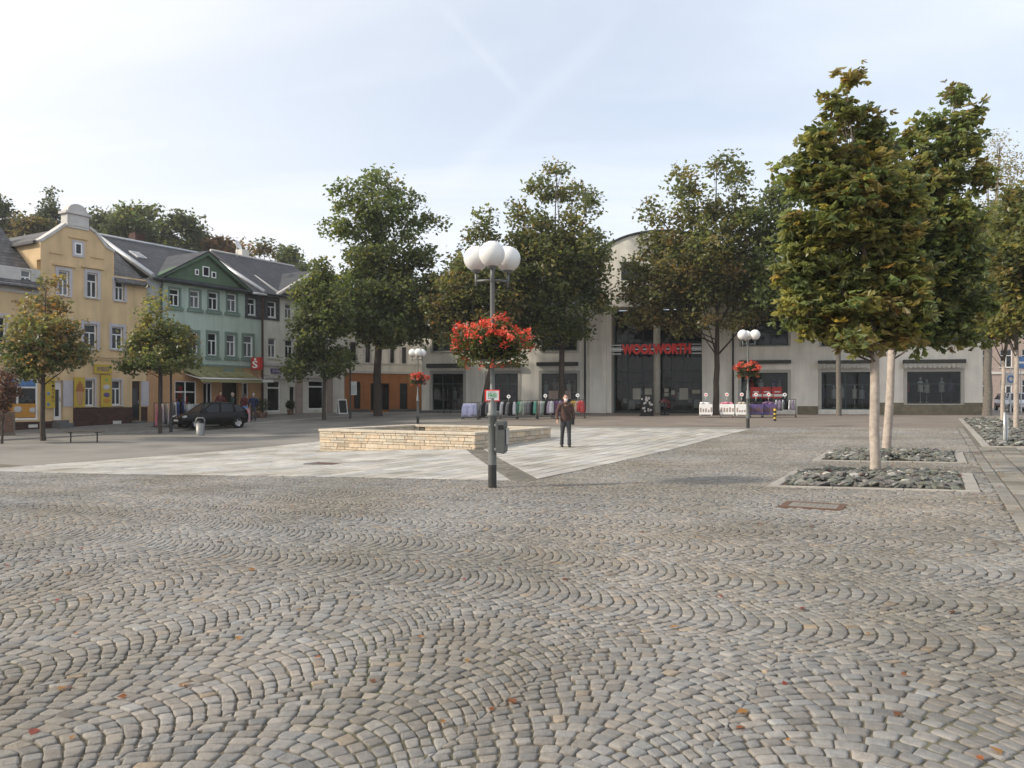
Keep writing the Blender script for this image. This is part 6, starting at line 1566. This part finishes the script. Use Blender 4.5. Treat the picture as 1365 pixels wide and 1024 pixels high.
x, y, z = gp(258, 47.7); t = thing('goods_table', 'table with a grey cover before the shop window of the green house', 'table', (x, y, z + .05), SR)
mb = MB(); mb.box(-.7, .7, -.35, .35, .1, .85); mb.build('cover', M['greyside'], t, bevel=.02)
mb = MB(); r = random.Random(6)
for i in range(8): u = r.uniform(-.6, .4); mb.box(u, u + .2, -.25, .2, .855, .86 + r.uniform(.08, .3))
mb.build('goods', M['offwhite'], t)
x, y, z = gp(322, 48.7); t = thing('goods_table', 'small table with a pink cloth behind the rear of the black car', 'table', (x, y, z + .05), SR)
mb = MB(); mb.box(-.4, .4, -.3, .3, -.02, .8); mb.build('cloth', pinkc, t, bevel=.02); mb = MB(); mb.box(-.3, .3, -.2, .2, .801, .95); mb.build('tray', M['signblue'], t, bevel=.02)

# small plants by the doors
def plant(label, px, d, r, h, seed, pal, pot=True, dz=0):
    global NR
    NR = np.random.default_rng(seed); x, y, z = gp(px, d); t = thing('potted_plant' if pot else 'round_shrub', label, 'plant', (x, y, z + dz))
    mb = MB(); mb.lathe([(r*.5, -.05), (r*.7, .35), (r*.62, .35), (.01, .33)], 16); mb.build('pot', M['rust'], t)
    n = 900; v = NR.normal(0, 1, (n, 3)); v /= np.linalg.norm(v, axis=1, keepdims=True); v *= NR.uniform(.4, 1, (n, 1)); P = np.array(PAL[pal])
    leafmesh('foliage', v * np.array([r, r, h/2]) + np.array([0, 0, .35 + h/2]), NR.uniform(.06, .12, n), P[NR.integers(0, len(P), n)] * NR.uniform(.7, 1.2, (n, 1)), t)
plant('round dark shrub in a pot by the brown downpipe', 349, 52.0, .55, 1.0, 31, 'dgreen', dz=.05)
plant('small plant in a pot beside the door of the cream house', 387, 55.5, .35, .7, 32, 'dgreen', dz=.05)

# ------------------------------------------------------------------ side street on the right
x, y, z = gp(1352, 84); t = thing('town_house', 'pinkish grey house across the side street right of the store', 'house', (x, y, z), math.radians(-20))
holes = [(-3.3 + 2.0*i, -2.2 + 2.0*i, 1.0 + 3.2*k, 2.9 + 3.2*k) for i in range(5) for k in range(3)]
mb = MB(); wallgrid(mb, -5, 8, -1, 10, holes); mb.box(-5, -4.7, .3, 9, -1, 10); mb.box(7.7, 8, .3, 9, -1, 10); mb.build('wall', M['pink'], t)
for h in holes: window(t, h, glass='glass')
mb = MB(); slope(mb, -5.2, 8.2, -.3, 10, 5, 13); slope(mb, -5.2, 8.2, 10, 10, 5.002, 13); mb.build('roof', M['slate'], t)
mb = MB(); mb.box(-5, 8, -.12, .03, 3.5, 3.75); mb.build('cornice', M['offwhite'], t)
post(1347, 58, 3.3, 'white direction sign with a dark ring emblem on a post by the side street', .04, 'inox', lambda t, h: ((lambda mb: (mb.box(-.45, .45, -.05, -.02, h - 1.3, h - .35), mb.build('sign_board', M['offwhite'], t)))(MB()), (lambda mb: (mb.lathe([(.16, 0), (.28, 0), (.28, .012), (.16, .012), (.16, 0)], 20), setattr(mb.build('ring_print', M['signblue'], t), 'matrix_local', Matrix.Translation((0, -.055, h - .82)) @ Matrix.Rotation(math.pi/2, 4, 'X'))))(MB())), cat='sign', name='street_sign')
post(1361, 60, 4.3, 'blue traffic sign with a white arrow at the right edge of the side street', .04, 'inox', lambda t, h: ((lambda mb: (mb.box(-.55, .75, -.05, -.02, h - 1.0, h - .1), mb.build('sign_board', M['signblue'], t)))(MB()), (lambda mb: (mb.prism([(-.3, h-.62), (.2, h-.62), (.2, h-.75), (.45, h-.55), (.2, h-.35), (.2, h-.48), (-.3, h-.48)][::-1], -.058, -.051), mb.build('arrow_print', M['white'], t)))(MB())), cat='sign', name='street_sign')

# ------------------------------------------------------------------ wooded hill behind the left houses
hx, hy = np.meshgrid(np.linspace(-190, 20, 43), np.linspace(82, 200, 30), indexing='ij')
hzv = -1.3 + 15 * np.exp(-((hx + 88) / 62)**2) * (1 / (1 + np.exp(-(hy - 108) / 9))) * (1 + .05 * np.sin(hx * .2) * np.cos(hy * .15)) 
V = np.stack([hx, hy, hzv], -1).reshape(-1, 3); I = np.arange(V.shape[0]).reshape(hx.shape)
f = np.stack([I[:-1, :-1], I[1:, :-1], I[1:, 1:], I[:-1, 1:]], -1).reshape(-1, 4)
o = npmesh('hill', V, [f], M['ground'], smooth=True); o['kind'] = 'structure'
def far_tree(name, label, px, top, w, d, pal, seed, n=3400, conifer=False):
    k = d / F; x = (px - CX) * k; zt = (HY - top) * k
    zb = -1.3 + 15 * math.exp(-((x + 88) / 62)**2) / (1 + math.exp(-(d - 108) / 9)) - .5
    rr = random.Random(seed); h = HY - top - (zb / k)
    if conifer: bl = [(px + rr.uniform(-2, 2), top + 8 + i * 11, w * (.22 + .15 * i), 9) for i in range(6)]
    else: bl = [(px + rr.uniform(-.55, .55) * w, top + w * .35 + rr.uniform(0, 1.5) * w, w * rr.uniform(.34, .52), w * rr.uniform(.28, .42)) for i in range(7)] + [(px, top + w * .3, w * .4, w * .3)]
    tree(name, label, 'tree', (x, d, zb), bl, pal, n, .55 if not conifer else .42, .35, None, 'bark', 'trees on the hill behind the left houses', clump=1.5 if not conifer else 1.0, per=22, zfork=(zt - zb) * .45, seed=seed, limbs=6, depth=.8, lum=.72)
FT = [(-14, 252, 34, 106, 'dgreen', 0), (18, 286, 30, 112, 'brown', 0), (66, 253, 22, 104, 'conifer', 1), (40, 292, 26, 100, 'brown', 0), (132, 282, 36, 118, 'dgreen', 0), (165, 270, 40, 108, 'green', 0), (200, 276, 36, 113, 'dgreen', 0),
      (238, 284, 34, 107, 'dgreen', 0), (262, 306, 28, 120, 'green', 0), (292, 318, 30, 110, 'red', 0), (322, 324, 32, 117, 'red', 0), (352, 320, 34, 112, 'brown', 0), (384, 330, 32, 118, 'green', 0), (408, 352, 24, 112, 'dgreen', 0), (100, 300, 34, 120, 'dgreen', 0), (-48, 262, 36, 110, 'dgreen', 0), (440, 372, 26, 116, 'brown', 0), (318, 350, 30, 104, 'dgreen', 0), (270, 340, 30, 103, 'dgreen', 0), (374, 356, 30, 105, 'brown', 0)]
FL = ['dark broad tree at the left edge behind the roofs', 'brownish tree behind the left slate roof', 'feathery conifer standing above the left roof', 'low brown tree between conifer and roof', 'dark tree just right of the gable block', 'tall green tree on the hill right of the gable block',
      'dark green tree second right of the gable block', 'dark tree above the ridge of the green house', 'green tree above the green pediment', 'reddish tree right above the pediment', 'reddish brown tree in the middle of the hill edge', 'brown tree above the satellite dish', 'green tree at the right end of the hill', 'last low tree where the hill meets the maple',
      'dark tree hidden behind the gable block', 'dark tree beyond the left edge of the hill', 'brown tree behind the maple crown', 'dark low tree behind the reddish trees', 'dark low tree behind the green pediment', 'brown low tree behind the cream gable']
for i, (px, top, w, d, pal, cf) in enumerate(FT): far_tree('hill_tree' if not cf else 'conifer_tree', FL[i], px, top, w, d, pal, 200 + i, conifer=bool(cf))

# ------------------------------------------------------------------ fallen leaves on the cobbles
NR = np.random.default_rng(77); n = 210
yy = 2.8 + 32 * NR.uniform(0, 1, n)**1.6; xx = NR.uniform(-.68, .68, n) * yy; a_, b_ = toab(xx, yy); k_ = (b_ < -.3) | (a_ < -.3)
xx, yy = xx[k_], yy[k_]
for (q0, q1, r0, r1), m_ in ((BEDS[0], 90), (BEDS[1], 60), ((-9.5, -7.9, -2, 12), 90)):
    lx, ly = ab(NR.uniform(q0, q1, m_), NR.uniform(r0 - .5, r1, m_)); xx, yy = np.r_[xx, lx], np.r_[yy, ly]
n = len(xx); la, lb = toab(xx, yy); inbed = np.zeros(n, bool)
for q0, q1, r0, r1 in BEDS: inbed |= (la > q0 + .2) & (la < q1 - .2) & (lb > r0 + .2) & (lb < r1 - .2)
cpos = np.stack([xx, yy, H(xx, yy) + np.where(inbed, .17, .012)], -1)
P = np.array([(.30, .10, .035), (.22, .08, .03), (.34, .17, .05), (.14, .06, .03), (.26, .06, .04)]); c = P[NR.integers(0, 5, n)]
az = NR.uniform(0, 6.28, n); sz = NR.uniform(.03, .075, n)[:, None]
d = np.stack([np.cos(az), np.sin(az), NR.uniform(-.1, .2, n)], -1); s = np.stack([-np.sin(az), np.cos(az), NR.uniform(-.2, .3, n)], -1)
V = np.stack([cpos - d*sz*.5, cpos - d*sz*.1 + s*sz*.45, cpos + d*sz*.6, cpos - d*sz*.1 - s*sz*.35 + np.array([0, 0, .008])], 1).reshape(-1, 3); i = np.arange(n) * 4
o = npmesh('fallen_leaves', V, [np.concatenate([np.stack([i, i+2, i+1], -1), np.stack([i, i+3, i+2], -1)])], M['leaf'], col=np.repeat(c, 4, 0)); tag(o, 'scattered brown and orange fallen leaves on the cobbles', 'leaves', kind='stuff')

# ------------------------------------------------------------------ hazy air over the town
mb = MB(); mb.box(-302, 302, -92, 322, -4, 33)
hm = bpy.data.materials.new('haze_air'); hm.use_nodes = True; nt = hm.node_tree; nt.nodes.clear()
pv = nt.nodes.new('ShaderNodeVolumePrincipled'); pv.inputs['Color'].default_value = (.92, .94, .97, 1); pv.inputs['Density'].default_value = .0004; pv.inputs['Anisotropy'].default_value = .3
ou = nt.nodes.new('ShaderNodeOutputMaterial'); nt.links.new(pv.outputs[0], ou.inputs['Volume'])
o = mb.build('haze', hm); o['kind'] = 'stuff'; o['label'] = 'thin pale haze in the air over the whole square'
